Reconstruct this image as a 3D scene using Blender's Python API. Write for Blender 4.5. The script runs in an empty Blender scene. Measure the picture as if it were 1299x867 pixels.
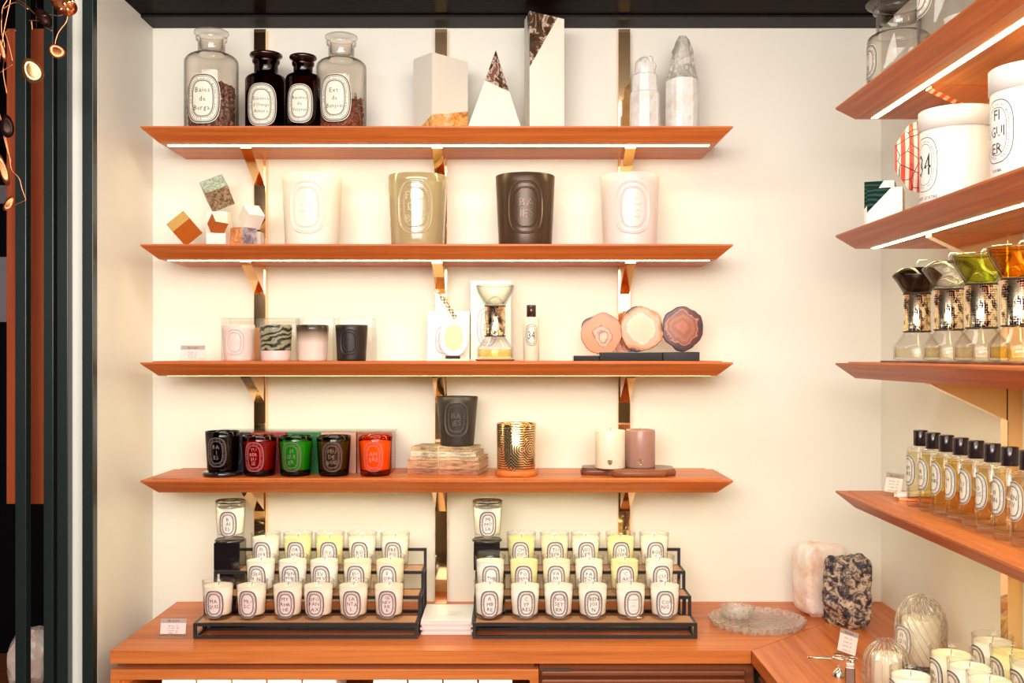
import bpy, bmesh, math, random
from mathutils import Vector, Matrix, Euler, noise
random.seed(7)
C = bpy.context.scene.collection
PI = math.pi
F = 1350.0
def PX(px, D): return (px - 649.5) * D / F
def PZ(py, D): return 1.6 - (py - 450.0) * D / F

# ------------------------------------------------------------------ materials
def nodes(m):
    m.use_nodes = True
    return m.node_tree.nodes, m.node_tree.links
def N(nt, t, **kw):
    n = nt.new(t)
    for k, v in kw.items(): setattr(n, k, v)
    return n
def setin(n, **kw):
    for k, v in kw.items():
        k = k.replace('_', ' ')
        n.inputs[k].default_value = v
def mat(name, col, rough=.5, metal=0, spec=.5, sss=0, coat=0, emit=None, es=0, trans=0):
    m = bpy.data.materials.new(name); nt, lk = nodes(m); b = nt['Principled BSDF']
    b.inputs['Base Color'].default_value = (*col, 1); b.inputs['Roughness'].default_value = rough
    b.inputs['Metallic'].default_value = metal; b.inputs['Specular IOR Level'].default_value = spec
    if coat: b.inputs['Coat Weight'].default_value = coat; b.inputs['Coat Roughness'].default_value = .05
    if sss:
        b.inputs['Subsurface Weight'].default_value = sss; b.inputs['Subsurface Scale'].default_value = .02
        b.inputs['Subsurface Radius'].default_value = (1, .7, .4)
    if emit: b.inputs['Emission Color'].default_value = (*emit, 1); b.inputs['Emission Strength'].default_value = es
    if trans: b.inputs['Transmission Weight'].default_value = trans
    return m
def ramp(nt, stops, interp='LINEAR'):
    r = N(nt, 'ShaderNodeValToRGB'); r.color_ramp.interpolation = interp
    e = r.color_ramp.elements
    e[0].position = stops[0][0]; e[0].color = (*stops[0][1], 1); e[1].position = stops[-1][0]; e[1].color = (*stops[-1][1], 1)
    for p, c in stops[1:-1]: e.new(p).color = (*c, 1)
    return r
def wood(name, c1, c2, axis=0, rough=.38, scale=1.0):
    m = bpy.data.materials.new(name); nt, lk = nodes(m); b = nt['Principled BSDF']
    tc = N(nt, 'ShaderNodeTexCoord'); mp = N(nt, 'ShaderNodeMapping')
    s = [70 * scale] * 3; s[axis] = 2.2 * scale; mp.inputs['Scale'].default_value = s
    lk.new(tc.outputs['Object'], mp.inputs['Vector'])
    n1 = N(nt, 'ShaderNodeTexNoise'); setin(n1, Scale=1.0, Detail=6, Roughness=.65, Distortion=.4)
    lk.new(mp.outputs[0], n1.inputs['Vector'])
    mp2 = N(nt, 'ShaderNodeMapping'); s2 = [9 * scale] * 3; s2[axis] = .7 * scale; mp2.inputs['Scale'].default_value = s2
    lk.new(tc.outputs['Object'], mp2.inputs['Vector'])
    n2 = N(nt, 'ShaderNodeTexNoise'); setin(n2, Scale=1.0, Detail=3)
    lk.new(mp2.outputs[0], n2.inputs['Vector'])
    ad = N(nt, 'ShaderNodeMath', operation='MULTIPLY_ADD'); ad.inputs[1].default_value = .6
    lk.new(n1.outputs['Fac'], ad.inputs[0])
    mu = N(nt, 'ShaderNodeMath', operation='MULTIPLY'); mu.inputs[1].default_value = .4
    lk.new(n2.outputs['Fac'], mu.inputs[0]); lk.new(mu.outputs[0], ad.inputs[2])
    r = ramp(nt, [(.38, c1), (.62, c2)]); lk.new(ad.outputs[0], r.inputs[0])
    lk.new(r.outputs[0], b.inputs['Base Color'])
    b.inputs['Roughness'].default_value = rough; b.inputs['Specular IOR Level'].default_value = .3
    bp = N(nt, 'ShaderNodeBump'); setin(bp, Strength=.12, Distance=.001)
    lk.new(n1.outputs['Fac'], bp.inputs['Height']); lk.new(bp.outputs[0], b.inputs['Normal'])
    return m
def glass(name, tint=(1, 1, 1), edge=(.55, .55, .53), refl=.9, power=2.5, rough=.02):
    """thin clear glass: transparent with fresnel gloss, tinted more at grazing angles"""
    m = bpy.data.materials.new(name); nt, lk = nodes(m)
    nt.remove(nt['Principled BSDF']); out = [n for n in nt if n.type == 'OUTPUT_MATERIAL'][0]
    lw = N(nt, 'ShaderNodeLayerWeight'); lw.inputs['Blend'].default_value = .5
    pw = N(nt, 'ShaderNodeMath', operation='POWER'); pw.inputs[1].default_value = power
    lk.new(lw.outputs['Facing'], pw.inputs[0])
    mx = N(nt, 'ShaderNodeMix', data_type='RGBA'); mx.inputs[6].default_value = (*tint, 1); mx.inputs[7].default_value = (*edge, 1)
    lk.new(pw.outputs[0], mx.inputs[0])
    tr = N(nt, 'ShaderNodeBsdfTransparent'); lk.new(mx.outputs[2], tr.inputs[0])
    gl = N(nt, 'ShaderNodeBsdfGlossy'); gl.inputs['Roughness'].default_value = rough
    fr = N(nt, 'ShaderNodeMath', operation='POWER'); fr.inputs[1].default_value = 4.5; lk.new(lw.outputs['Facing'], fr.inputs[0])
    mm = N(nt, 'ShaderNodeMath', operation='MULTIPLY_ADD'); mm.inputs[1].default_value = .6 * min(refl, 1.2); mm.inputs[2].default_value = .04 * refl
    lk.new(fr.outputs[0], mm.inputs[0])
    ms = N(nt, 'ShaderNodeMixShader'); lk.new(mm.outputs[0], ms.inputs[0]); lk.new(tr.outputs[0], ms.inputs[1]); lk.new(gl.outputs[0], ms.inputs[2])
    lk.new(ms.outputs[0], out.inputs[0])
    return m
def crystal(name, milk, bump):
    m = glass(name, (.985, .98, .965), (.62, .56, .48), 2.2, 2.0, .03); nt, lk = m.node_tree.nodes, m.node_tree.links
    out = [n for n in nt if n.type == 'OUTPUT_MATERIAL'][0]; ms = out.inputs[0].links[0].from_node
    d = N(nt, 'ShaderNodeBsdfDiffuse'); d.inputs[0].default_value = (.95, .92, .86, 1)
    tl = N(nt, 'ShaderNodeBsdfTranslucent'); tl.inputs[0].default_value = (.95, .92, .86, 1)
    dd = N(nt, 'ShaderNodeMixShader'); lk.new(d.outputs[0], dd.inputs[1]); lk.new(tl.outputs[0], dd.inputs[2])
    mx = N(nt, 'ShaderNodeMixShader'); mx.inputs[0].default_value = milk; lk.new(ms.outputs[0], mx.inputs[1]); lk.new(dd.outputs[0], mx.inputs[2]); lk.new(mx.outputs[0], out.inputs[0])
    if bump:
        tc = N(nt, 'ShaderNodeTexCoord'); v = N(nt, 'ShaderNodeTexVoronoi'); v.inputs['Scale'].default_value = 75; lk.new(tc.outputs['Object'], v.inputs['Vector'])
        r = N(nt, 'ShaderNodeMapRange'); setin(r, From_Min=.15, From_Max=.5, To_Min=milk * .55, To_Max=min(1, milk * 1.9)); lk.new(v.outputs['Distance'], r.inputs['Value']); lk.new(r.outputs[0], mx.inputs[0])
        bp = N(nt, 'ShaderNodeBump'); setin(bp, Strength=1, Distance=.003); lk.new(v.outputs['Distance'], bp.inputs['Height'])
        for n in nt:
            if n.type == 'BSDF_GLOSSY': lk.new(bp.outputs[0], n.inputs['Normal'])
    return m
def uvmat(name, build, rough=.3, metal=0):
    m = bpy.data.materials.new(name); nt, lk = nodes(m); b = nt['Principled BSDF']
    b.inputs['Roughness'].default_value = rough; b.inputs['Metallic'].default_value = metal
    build(nt, lk, b); return m

M = {}
OAK1, OAK2 = (.44, .095, .016), (.72, .215, .050)
M['oak'] = wood('oak', OAK1, OAK2, 0)
M['oak_y'] = wood('oak_y', OAK1, OAK2, 1)
M['oak_dark'] = wood('oak_dark', (.17, .042, .014), (.30, .085, .028), 0)
M['oak_dark_y'] = wood('oak_dark_y', (.17, .042, .014), (.30, .085, .028), 1)
M['oak_v'] = wood('oak_v', (.33, .055, .018), (.47, .095, .03), 2)
M['tread'] = wood('tread', (.55, .26, .12), (.7, .38, .2), 0)
M['slab'] = wood('slab', (.045, .012, .006), (.30, .10, .045), 0, rough=.25, scale=.35)
M['wall'] = mat('wall_paint', (.86, .845, .755), .42, spec=.3)
M['black'] = mat('black_paint', (.010, .009, .010), .5, spec=.1)
M['ceil'] = mat('ceiling_black', (.010, .006, .005), .22, spec=.25)
M['ceil'].node_tree.nodes['Principled BSDF'].inputs['IOR'].default_value = 1.06
M['floor'] = wood('floor_wood', (.10, .06, .04), (.18, .11, .07), 1)
M['roomdark'] = wood('room_dark', (.07, .03, .02), (.14, .06, .035), 2)
M['brass'] = mat('polished_brass', (1, .66, .34), .07, 1)
M['steel'] = mat('brushed_steel', (.72, .66, .60), .25, 1)
M['copper'] = mat('copper', (.95, .36, .16), .32, 1)
M['gold'] = mat('gold', (.95, .62, .28), .2, 1)
M['led'] = mat('led_strip', (1, .9, .6), .5, emit=(1, .93, .44), es=21)
M['led_small'] = mat('niche_led', (1, .9, .6), .5, emit=(1, .86, .66), es=14)
M['post'] = mat('green_black_metal', (.012, .020, .019), .3, spec=.6)
M['paper'] = mat('label_paper', (.88, .80, .74), .6)
M['paper_pink'] = mat('label_paper_pink', (.85, .66, .62), .6)
M['paper_cream'] = mat('label_paper_cream', (.85, .80, .66), .6)
M['ink'] = mat('black_ink', (.022, .012, .022), .5)
M['inklight'] = mat('pale_ink', (.36, .24, .25), .35, .3)
M['inkred'] = mat('pale_red_ink', (.80, .25, .25), .35)
M['inkmauve'] = mat('mauve_ink', (.36, .2, .5), .4)
M['lacquer'] = mat('black_lacquer', (.012, .008, .010), .12, coat=.5)
M['mattblack'] = mat('matt_black', (.022, .016, .016), .5)
M['steelblack'] = mat('black_frame_metal', (.016, .012, .012), .4)
M['capblack'] = mat('bottle_cap', (.02, .012, .016), .15)
M['wick'] = mat('wick', (.3, .25, .2), .8)
M['white'] = mat('white_stone', (.88, .83, .70), .45)
M['whitebox'] = mat('white_box', (.88, .87, .83), .45)
M['mirror_lid'] = mat('smoked_lid', (.10, .09, .085), .12, .7)
M['glass'] = glass('clear_glass', (.997, .997, .993), (.70, .66, .60), power=4.0)
M['acrylic'] = glass('acrylic', (.988, .99, .985), (.75, .78, .72))
M['jarglass'] = glass('jar_glass', (.985, .97, .95), (.09, .055, .04), power=4.2)
M['amber'] = glass('amber_glass', (.42, .15, .06), (.03, .006, .004), power=2.2)
M['amberdark'] = mat('dark_amber_glass', (.018, .005, .004), .06, coat=.5)
M['crystal'] = crystal('cut_crystal', .17, True)
M['cloche'] = crystal('ribbed_glass', .06, False)
M['wax'] = {}
def wax(c):
    k = tuple(c)
    if k not in M['wax']: M['wax'][k] = mat('wax', c, .45, sss=.0)
    return M['wax'][k]
def liquid(name, c): return glass(name, tuple(x ** .33 for x in c), tuple(x ** .33 * .9 for x in c), .5, 2.5)

def dots(nt, lk, b):
    uv = N(nt, 'ShaderNodeUVMap'); vo = N(nt, 'ShaderNodeTexVoronoi'); vo.inputs['Scale'].default_value = 240
    vo.inputs['Randomness'].default_value = .35
    lk.new(uv.outputs[0], vo.inputs['Vector'])
    no = N(nt, 'ShaderNodeTexNoise'); setin(no, Scale=55, Detail=1)
    lk.new(uv.outputs[0], no.inputs['Vector'])
    mr = N(nt, 'ShaderNodeMapRange'); setin(mr, From_Min=.40, From_Max=.60, To_Min=.16, To_Max=.56)
    lk.new(no.outputs['Fac'], mr.inputs['Value'])
    lt = N(nt, 'ShaderNodeMath', operation='LESS_THAN'); lk.new(vo.outputs['Distance'], lt.inputs[0]); lk.new(mr.outputs[0], lt.inputs[1])
    mx = N(nt, 'ShaderNodeMix', data_type='RGBA'); mx.inputs[6].default_value = (1, .84, .58, 1); mx.inputs[7].default_value = (.03, .012, .02, 1)
    lk.new(lt.outputs[0], mx.inputs[0]); lk.new(mx.outputs[2], b.inputs['Base Color'])
M['perforated'] = uvmat('perforated_gold', dots, .27, 1)
def labyrinth(nt, lk, b):
    uv = N(nt, 'ShaderNodeUVMap'); sp = N(nt, 'ShaderNodeSeparateXYZ'); lk.new(uv.outputs[0], sp.inputs[0])
    def cell(out, size, off):
        a = N(nt, 'ShaderNodeMath', operation='ADD'); a.inputs[1].default_value = off; lk.new(out, a.inputs[0])
        d = N(nt, 'ShaderNodeMath', operation='PINGPONG'); d.inputs[1].default_value = size; lk.new(a.outputs[0], d.inputs[0]); return d.outputs[0]
    cx = cell(sp.outputs[0], .030, 1.0); cy = cell(sp.outputs[1], .048, 1.0)
    s = N(nt, 'ShaderNodeMath', operation='ADD'); lk.new(cx, s.inputs[0]); lk.new(cy, s.inputs[1])
    s2 = N(nt, 'ShaderNodeMath', operation='MULTIPLY'); s2.inputs[1].default_value = .72; lk.new(s.outputs[0], s2.inputs[0])
    mxx = N(nt, 'ShaderNodeMath', operation='MAXIMUM'); lk.new(cx, mxx.inputs[0]); lk.new(cy, mxx.inputs[1])
    m3 = N(nt, 'ShaderNodeMath', operation='MAXIMUM'); lk.new(mxx.outputs[0], m3.inputs[0]); lk.new(s2.outputs[0], m3.inputs[1])
    fr = N(nt, 'ShaderNodeMath', operation='PINGPONG'); fr.inputs[1].default_value = .0030; lk.new(m3.outputs[0], fr.inputs[0])
    gt = N(nt, 'ShaderNodeMath', operation='GREATER_THAN'); gt.inputs[1].default_value = .0017; lk.new(fr.outputs[0], gt.inputs[0])
    mx = N(nt, 'ShaderNodeMix', data_type='RGBA'); mx.inputs[6].default_value = (1, .72, .36, 1); mx.inputs[7].default_value = (.10, .03, .025, 1)
    lk.new(gt.outputs[0], mx.inputs[0]); lk.new(mx.outputs[2], b.inputs['Base Color'])
M['labyrinth'] = uvmat('gold_labyrinth', labyrinth, .16, .85)
def marble(nt, lk, b):
    tc = N(nt, 'ShaderNodeTexCoord'); mp = N(nt, 'ShaderNodeMapping'); mp.inputs['Rotation'].default_value = (0, .25, 0)
    lk.new(tc.outputs['Object'], mp.inputs[0])
    w = N(nt, 'ShaderNodeTexWave'); w.bands_direction = 'Z'; setin(w, Scale=22, Distortion=9, Detail=2.5, Detail_Scale=1.3)
    lk.new(mp.outputs[0], w.inputs['Vector'])
    r = ramp(nt, [(0, (.015, .02, .01)), (.3, (.10, .10, .05)), (.5, (.03, .035, .02)), (.62, (.7, .62, .5)), (.72, (.12, .12, .06)), (.92, (.35, .32, .2))])
    lk.new(w.outputs['Fac'], r.inputs[0]); lk.new(r.outputs[0], b.inputs['Base Color'])
M['marble'] = uvmat('marbled_ceramic', marble, .2)
def onyx(c):
    def f(nt, lk, b):
        tc = N(nt, 'ShaderNodeTexCoord'); n = N(nt, 'ShaderNodeTexNoise'); setin(n, Scale=22, Detail=8, Roughness=.7, Distortion=1.2)
        lk.new(tc.outputs['Object'], n.inputs['Vector']); r = ramp(nt, c); lk.new(n.outputs['Fac'], r.inputs[0]); lk.new(r.outputs[0], b.inputs['Base Color'])
    return f
M['onyx_orange'] = uvmat('orange_onyx', onyx([(.3, (.35, .08, .015)), (.45, (.85, .35, .08)), (.55, (.9, .6, .22)), (.65, (.8, .7, .6)), (.75, (.6, .12, .03))]), .25)
M['onyx_brown'] = uvmat('brown_marble', onyx([(.35, (.03, .015, .008)), (.5, (.10, .05, .02)), (.56, (.75, .6, .5)), (.6, (.18, .07, .03)), (.75, (.4, .15, .08))]), .25)
def malachite(nt, lk, b):
    tc = N(nt, 'ShaderNodeTexCoord'); w = N(nt, 'ShaderNodeTexWave'); w.wave_type = 'RINGS'; setin(w, Scale=38, Distortion=3, Detail=2)
    lk.new(tc.outputs['Object'], w.inputs['Vector']); r = ramp(nt, [(0, (.0004, .004, .003)), (.6, (.001, .022, .015)), (1, (.006, .09, .055))])
    lk.new(w.outputs['Fac'], r.inputs[0]); lk.new(r.outputs[0], b.inputs['Base Color'])
M['malachite'] = uvmat('malachite', malachite, .55)
M['malachite'].node_tree.nodes['Principled BSDF'].inputs['Specular IOR Level'].default_value = .12
def speck(c1, c2, c3, sc=45):
    def f(nt, lk, b):
        tc = N(nt, 'ShaderNodeTexCoord'); n = N(nt, 'ShaderNodeTexNoise'); setin(n, Scale=sc, Detail=7, Roughness=.72, Distortion=.6)
        lk.new(tc.outputs['Object'], n.inputs['Vector']); r = ramp(nt, [(.36, c1), (.47, c2), (.56, c3), (.66, tuple(min(1, x * 1.25) for x in c3))])
        lk.new(n.outputs['Fac'], r.inputs[0]); lk.new(r.outputs[0], b.inputs['Base Color'])
        bp = N(nt, 'ShaderNodeBump'); setin(bp, Strength=.5, Distance=.004); lk.new(n.outputs['Fac'], bp.inputs['Height']); lk.new(bp.outputs[0], b.inputs['Normal'])
    return f
M['sodalite'] = uvmat('blue_black_stone', speck((.010, .010, .035), (.05, .035, .045), (.50, .38, .26), 62), .35)
M['quartz'] = uvmat('rose_quartz', speck((.80, .50, .36), (.88, .70, .58), (.90, .80, .72), 9), .3)
M['selenite'] = uvmat('selenite', speck((.66, .60, .54), (.82, .78, .72), (.88, .85, .80), 14), .3)
M['selenite_grey'] = uvmat('grey_selenite', speck((.34, .31, .25), (.50, .47, .40), (.66, .63, .56), 18), .35)
M['pyrite'] = uvmat('speckled_stone', speck((.05, .025, .015), (.22, .13, .07), (.42, .3, .18), 130), .35)
M['greystone'] = uvmat('grey_green_stone', speck((.10, .14, .14), (.20, .25, .25), (.34, .40, .38), 130), .4)
def agate(stops, sc=30, amt=.62, cx=0, cz=0):
    def f(nt, lk, b):
        tc = N(nt, 'ShaderNodeTexCoord'); n = N(nt, 'ShaderNodeTexNoise'); setin(n, Scale=sc, Detail=3)
        lk.new(tc.outputs['Object'], n.inputs['Vector'])
        sb = N(nt, 'ShaderNodeVectorMath', operation='SUBTRACT'); sb.inputs[1].default_value = (cx, 0, cz); lk.new(tc.outputs['Object'], sb.inputs[0])
        ml = N(nt, 'ShaderNodeVectorMath', operation='MULTIPLY'); ml.inputs[1].default_value = (1, 0, 1); lk.new(sb.outputs[0], ml.inputs[0])
        ln = N(nt, 'ShaderNodeVectorMath', operation='LENGTH'); lk.new(ml.outputs[0], ln.inputs[0])
        a = N(nt, 'ShaderNodeMath', operation='MULTIPLY_ADD'); a.inputs[1].default_value = 1 / .06; lk.new(ln.outputs['Value'], a.inputs[0])
        o = N(nt, 'ShaderNodeMath', operation='MULTIPLY_ADD'); o.inputs[1].default_value = amt; o.inputs[2].default_value = -amt / 2; lk.new(n.outputs['Fac'], o.inputs[0])
        lk.new(o.outputs[0], a.inputs[2])
        r = ramp(nt, [(p, (c[0] ** 1.2, c[1] ** 1.3 * .92, c[2] ** 1.3 * .8)) for p, c in stops]); lk.new(a.outputs[0], r.inputs[0]); lk.new(r.outputs[0], b.inputs['Base Color'])
    return f
M['agate_orange'] = uvmat('orange_agate', agate([(0, (.82, .62, .42)), (.20, (.80, .58, .42)), (.24, (.30, .12, .10)), (.30, (.70, .5, .42)), (.38, (.85, .5, .32)), (.41, (.12, .03, .02)), (.44, (.80, .36, .17)), (.85, (.80, .34, .15)), (.95, (.70, .22, .16)), (1, (.08, .02, .015))], cz=-.008, cx=.004), .2)
M['agate_pale'] = uvmat('pale_agate', agate([(0, (.78, .66, .54)), (.52, (.80, .68, .56)), (.58, (.88, .80, .70)), (.66, (.68, .48, .36)), (.80, (.75, .52, .40)), (.88, (.72, .33, .13)), (.97, (.65, .25, .08)), (1, (.06, .02, .01))]), .2)
M['agate_brown'] = uvmat('brown_agate', agate([(0, (.30, .14, .08)), (.2, (.55, .20, .07)), (.32, (.32, .12, .05)), (.5, (.50, .20, .08)), (.62, (.26, .09, .045)), (.70, (.55, .30, .22)), (.74, (.16, .03, .02)), (.9, (.11, .02, .018)), (1, (.035, .008, .008))], amt=.8), .12)
def stripes(nt, lk, b):
    tc = N(nt, 'ShaderNodeTexCoord'); w = N(nt, 'ShaderNodeTexWave'); w.bands_direction = 'X'; setin(w, Scale=19, Distortion=0)
    lk.new(tc.outputs['Object'], w.inputs['Vector'])
    v = N(nt, 'ShaderNodeTexVoronoi'); v.feature = 'DISTANCE_TO_EDGE'; v.inputs['Scale'].default_value = 30; lk.new(tc.outputs['Object'], v.inputs['Vector'])
    r = ramp(nt, [(.40, (.84, .72, .64)), (.46, (.72, .10, .055))]); lk.new(w.outputs['Fac'], r.inputs[0])
    lt = N(nt, 'ShaderNodeMath', operation='LESS_THAN'); lt.inputs[1].default_value = .022; lk.new(v.outputs['Distance'], lt.inputs[0])
    mx = N(nt, 'ShaderNodeMix', data_type='RGBA'); lk.new(lt.outputs[0], mx.inputs[0]); lk.new(r.outputs[0], mx.inputs[6]); mx.inputs[7].default_value = (.04, .02, .02, 1)
    lk.new(mx.outputs[2], b.inputs['Base Color'])
M['stripes'] = uvmat('red_striped_glaze', stripes, .3)
def smoke(nt, lk, b):
    tc = N(nt, 'ShaderNodeTexCoord'); sp = N(nt, 'ShaderNodeSeparateXYZ'); lk.new(tc.outputs['Object'], sp.inputs[0])
    mr = N(nt, 'ShaderNodeMapRange'); setin(mr, From_Min=0.0, From_Max=.093); lk.new(sp.outputs[2], mr.inputs['Value'])
    r = ramp(nt, [(0, (.82, .66, .58)), (.50, (.78, .63, .54)), (.70, (.40, .29, .21)), (.86, (.09, .058, .038)), (1, (.02, .013, .01))]); lk.new(mr.outputs[0], r.inputs[0]); lk.new(r.outputs[0], b.inputs['Base Color'])
M['smoked'] = uvmat('smoke_glazed', smoke, .2)   # the glaze itself darkens towards the rim

# ------------------------------------------------------------------ mesh helpers
def box(bm, x0, x1, y0, y1, z0, z1, mi=0, bev=0, mtx=None):
    r = bmesh.ops.create_cube(bm, size=1)
    vs = r['verts']
    for v in vs: v.co = Vector(((x0 + x1) / 2 + v.co.x * (x1 - x0), (y0 + y1) / 2 + v.co.y * (y1 - y0), (z0 + z1) / 2 + v.co.z * (z1 - z0)))
    fs = set(f for v in vs for f in v.link_faces)
    for f in fs: f.material_index = mi
    if bev:
        es = list(set(e for v in vs for e in v.link_edges))
        r2 = bmesh.ops.bevel(bm, geom=es, offset=bev, segments=2, affect='EDGES', profile=.5)
        vs = list(set(v for f in r2['faces'] for v in f.verts) | set(v for v in vs if v.is_valid))
    if mtx is not None: bmesh.ops.transform(bm, matrix=mtx, verts=[v for v in vs if v.is_valid])
    return vs
def lathe(bm, prof, seg=48, mi=0, cx=0, cy=0, rib=None, mtx=None):
    """prof: (r, z) list; rib: f(angle, r, z) -> r"""
    uvl = bm.loops.layers.uv.verify()
    rings = []; newv = []
    for r, z in prof:
        if r < 1e-6: ring = [bm.verts.new((cx, cy, z))]
        else:
            ring = []
            for i in range(seg):
                a = 2 * PI * i / seg - PI / 2
                rr = rib(a, r, z) if rib else r
                ring.append(bm.verts.new((cx + rr * math.cos(a), cy + rr * math.sin(a), z)))
        rings.append(ring); newv += ring
    R = max(p[0] for p in prof)
    for k in range(len(prof) - 1):
        A, B = rings[k], rings[k + 1]
        if len(A) == 1 and len(B) == 1: continue
        for i in range(seg):
            j = (i + 1) % seg
            if len(A) == 1: vs = [A[0], B[j], B[i]]; us = [(i + .5, prof[k][1]), (i + 1, prof[k + 1][1]), (i, prof[k + 1][1])]
            elif len(B) == 1: vs = [A[i], A[j], B[0]]; us = [(i, prof[k][1]), (i + 1, prof[k][1]), (i + .5, prof[k + 1][1])]
            else: vs = [A[i], A[j], B[j], B[i]]; us = [(i, prof[k][1]), (i + 1, prof[k][1]), (i + 1, prof[k + 1][1]), (i, prof[k + 1][1])]
            f = bm.faces.new(vs); f.smooth = True; f.material_index = mi
            for l, (u, v) in zip(f.loops, us): l[uvl].uv = (u / seg * 2 * PI * R, v)
    if mtx is not None: bmesh.ops.transform(bm, matrix=mtx, verts=newv)
    return newv
def tube(bm, pts, r, seg=8, mi=0, closed=False):
    pts = [Vector(p) for p in pts]; rings = []; n = len(pts)
    up = Vector((0, 0, 1))
    for i, p in enumerate(pts):
        if closed: t = pts[(i + 1) % n] - pts[i - 1]
        else: t = pts[min(i + 1, n - 1)] - pts[max(i - 1, 0)]
        t.normalize()
        s = t.cross(up)
        if s.length < .05: s = t.cross(Vector((1, 0, 0)))
        s.normalize(); u = s.cross(t)
        rr = r[i] if isinstance(r, (list, tuple)) else r
        rings.append([bm.verts.new(p + rr * (math.cos(2 * PI * k / seg) * s + math.sin(2 * PI * k / seg) * u)) for k in range(seg)])
    for i in range(n if closed else n - 1):
        A, B = rings[i], rings[(i + 1) % n]
        for k in range(seg):
            f = bm.faces.new([A[k], A[(k + 1) % seg], B[(k + 1) % seg], B[k]]); f.smooth = True; f.material_index = mi
    if not closed:
        for R_ in (rings[0], rings[-1]):
            try: bm.faces.new(R_).material_index = mi
            except ValueError: pass
def extrude_poly(bm, pts, d, mi=0):
    """closed polygon of 3-D points extruded by vector d"""
    a = [bm.verts.new(p) for p in pts]; b = [bm.verts.new(Vector(p) + Vector(d)) for p in pts]; n = len(pts)
    fs = [bm.faces.new(a), bm.faces.new(list(reversed(b)))]
    for i in range(n): fs.append(bm.faces.new([a[i], b[i], b[(i + 1) % n], a[(i + 1) % n]]))
    for f in fs: f.material_index = mi
    return a + b
def finish(bm):
    bmesh.ops.recalc_face_normals(bm, faces=bm.faces)
def vess(t): return next(c for c in t.children if c.name.split('.')[0] in ('vessel', 'sleeve', 'upper_bulb', 'body'))
def obj(name, bm, mats, parent=None, loc=(0, 0, 0), rot=(0, 0, 0), fix=True):
    if isinstance(bm, bmesh.types.BMesh):
        if fix: finish(bm)
        me = bpy.data.meshes.new(name); bm.to_mesh(me); bm.free()
    else: me = bm
    if mats is not None and not me.materials:
        for m in (mats if isinstance(mats, (list, tuple)) else [mats]): me.materials.append(m)
    o = bpy.data.objects.new(name, me); C.objects.link(o); o.location = loc; o.rotation_euler = rot
    if parent: o.parent = parent
    return o
def tag(o, label, cat, group=None, kind=None):
    if label: o['label'] = label
    if cat: o['category'] = cat
    if group: o['group'] = group
    if kind: o['kind'] = kind
    return o
def thing(name, label, cat, loc=(0, 0, 0), rz=0, group=None):
    o = bpy.data.objects.new(name, None); C.objects.link(o); o.location = loc; o.rotation_euler = (0, 0, rz); o.empty_display_size = .05
    return tag(o, label, cat, group)
def struct(name, bm, mats, **kw):
    o = obj(name, bm, mats, **kw); o['kind'] = 'structure'; return o
def dup(root, loc, rz, label, skip=('label',)):
    r = root.copy(); C.objects.link(r); r.location = loc; r.rotation_euler = (0, 0, rz); r['label'] = label
    for ch in list(root.children):
        if ch.name.split('.')[0] in skip: continue
        c = ch.copy(); C.objects.link(c); c.parent = r
        for g in list(ch.children):
            d = g.copy(); C.objects.link(d); d.parent = c
    return r
def newbm(): return bmesh.new()

# ------------------------------------------------------------------ lettering
_gl = {}
def glyph(s, ext=0.0, off=0.0):
    k = (s, ext, off)
    if k in _gl: return _gl[k]
    cu = bpy.data.curves.new('g', 'FONT'); cu.body = s; cu.size = 1; cu.resolution_u = 1 if len(s) < 2 and ext == 0 else 2
    cu.extrude = ext; cu.offset = off
    o = bpy.data.objects.new('g', cu); C.objects.link(o)
    dg = bpy.context.evaluated_depsgraph_get(); me = bpy.data.meshes.new_from_object(o.evaluated_get(dg))
    vs = [tuple(v.co) for v in me.vertices]; fs = [tuple(p.vertices) for p in me.polygons]
    bpy.data.objects.remove(o); bpy.data.curves.remove(cu); bpy.data.meshes.remove(me)
    if vs:
        x0 = min(v[0] for v in vs); x1 = max(v[0] for v in vs); w = x1 - x0
        vs = [(v[0] - (x0 + x1) / 2, v[1], v[2]) for v in vs]
    else: w = .3
    _gl[k] = (vs, fs, w); return _gl[k]
def sell(a, b, t, n=3.0):
    c, s = math.cos(t), math.sin(t)
    return (a * math.copysign(abs(c) ** (2 / n), c), b * math.copysign(abs(s) ** (2 / n), s))
LOFF = 0.0
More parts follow.
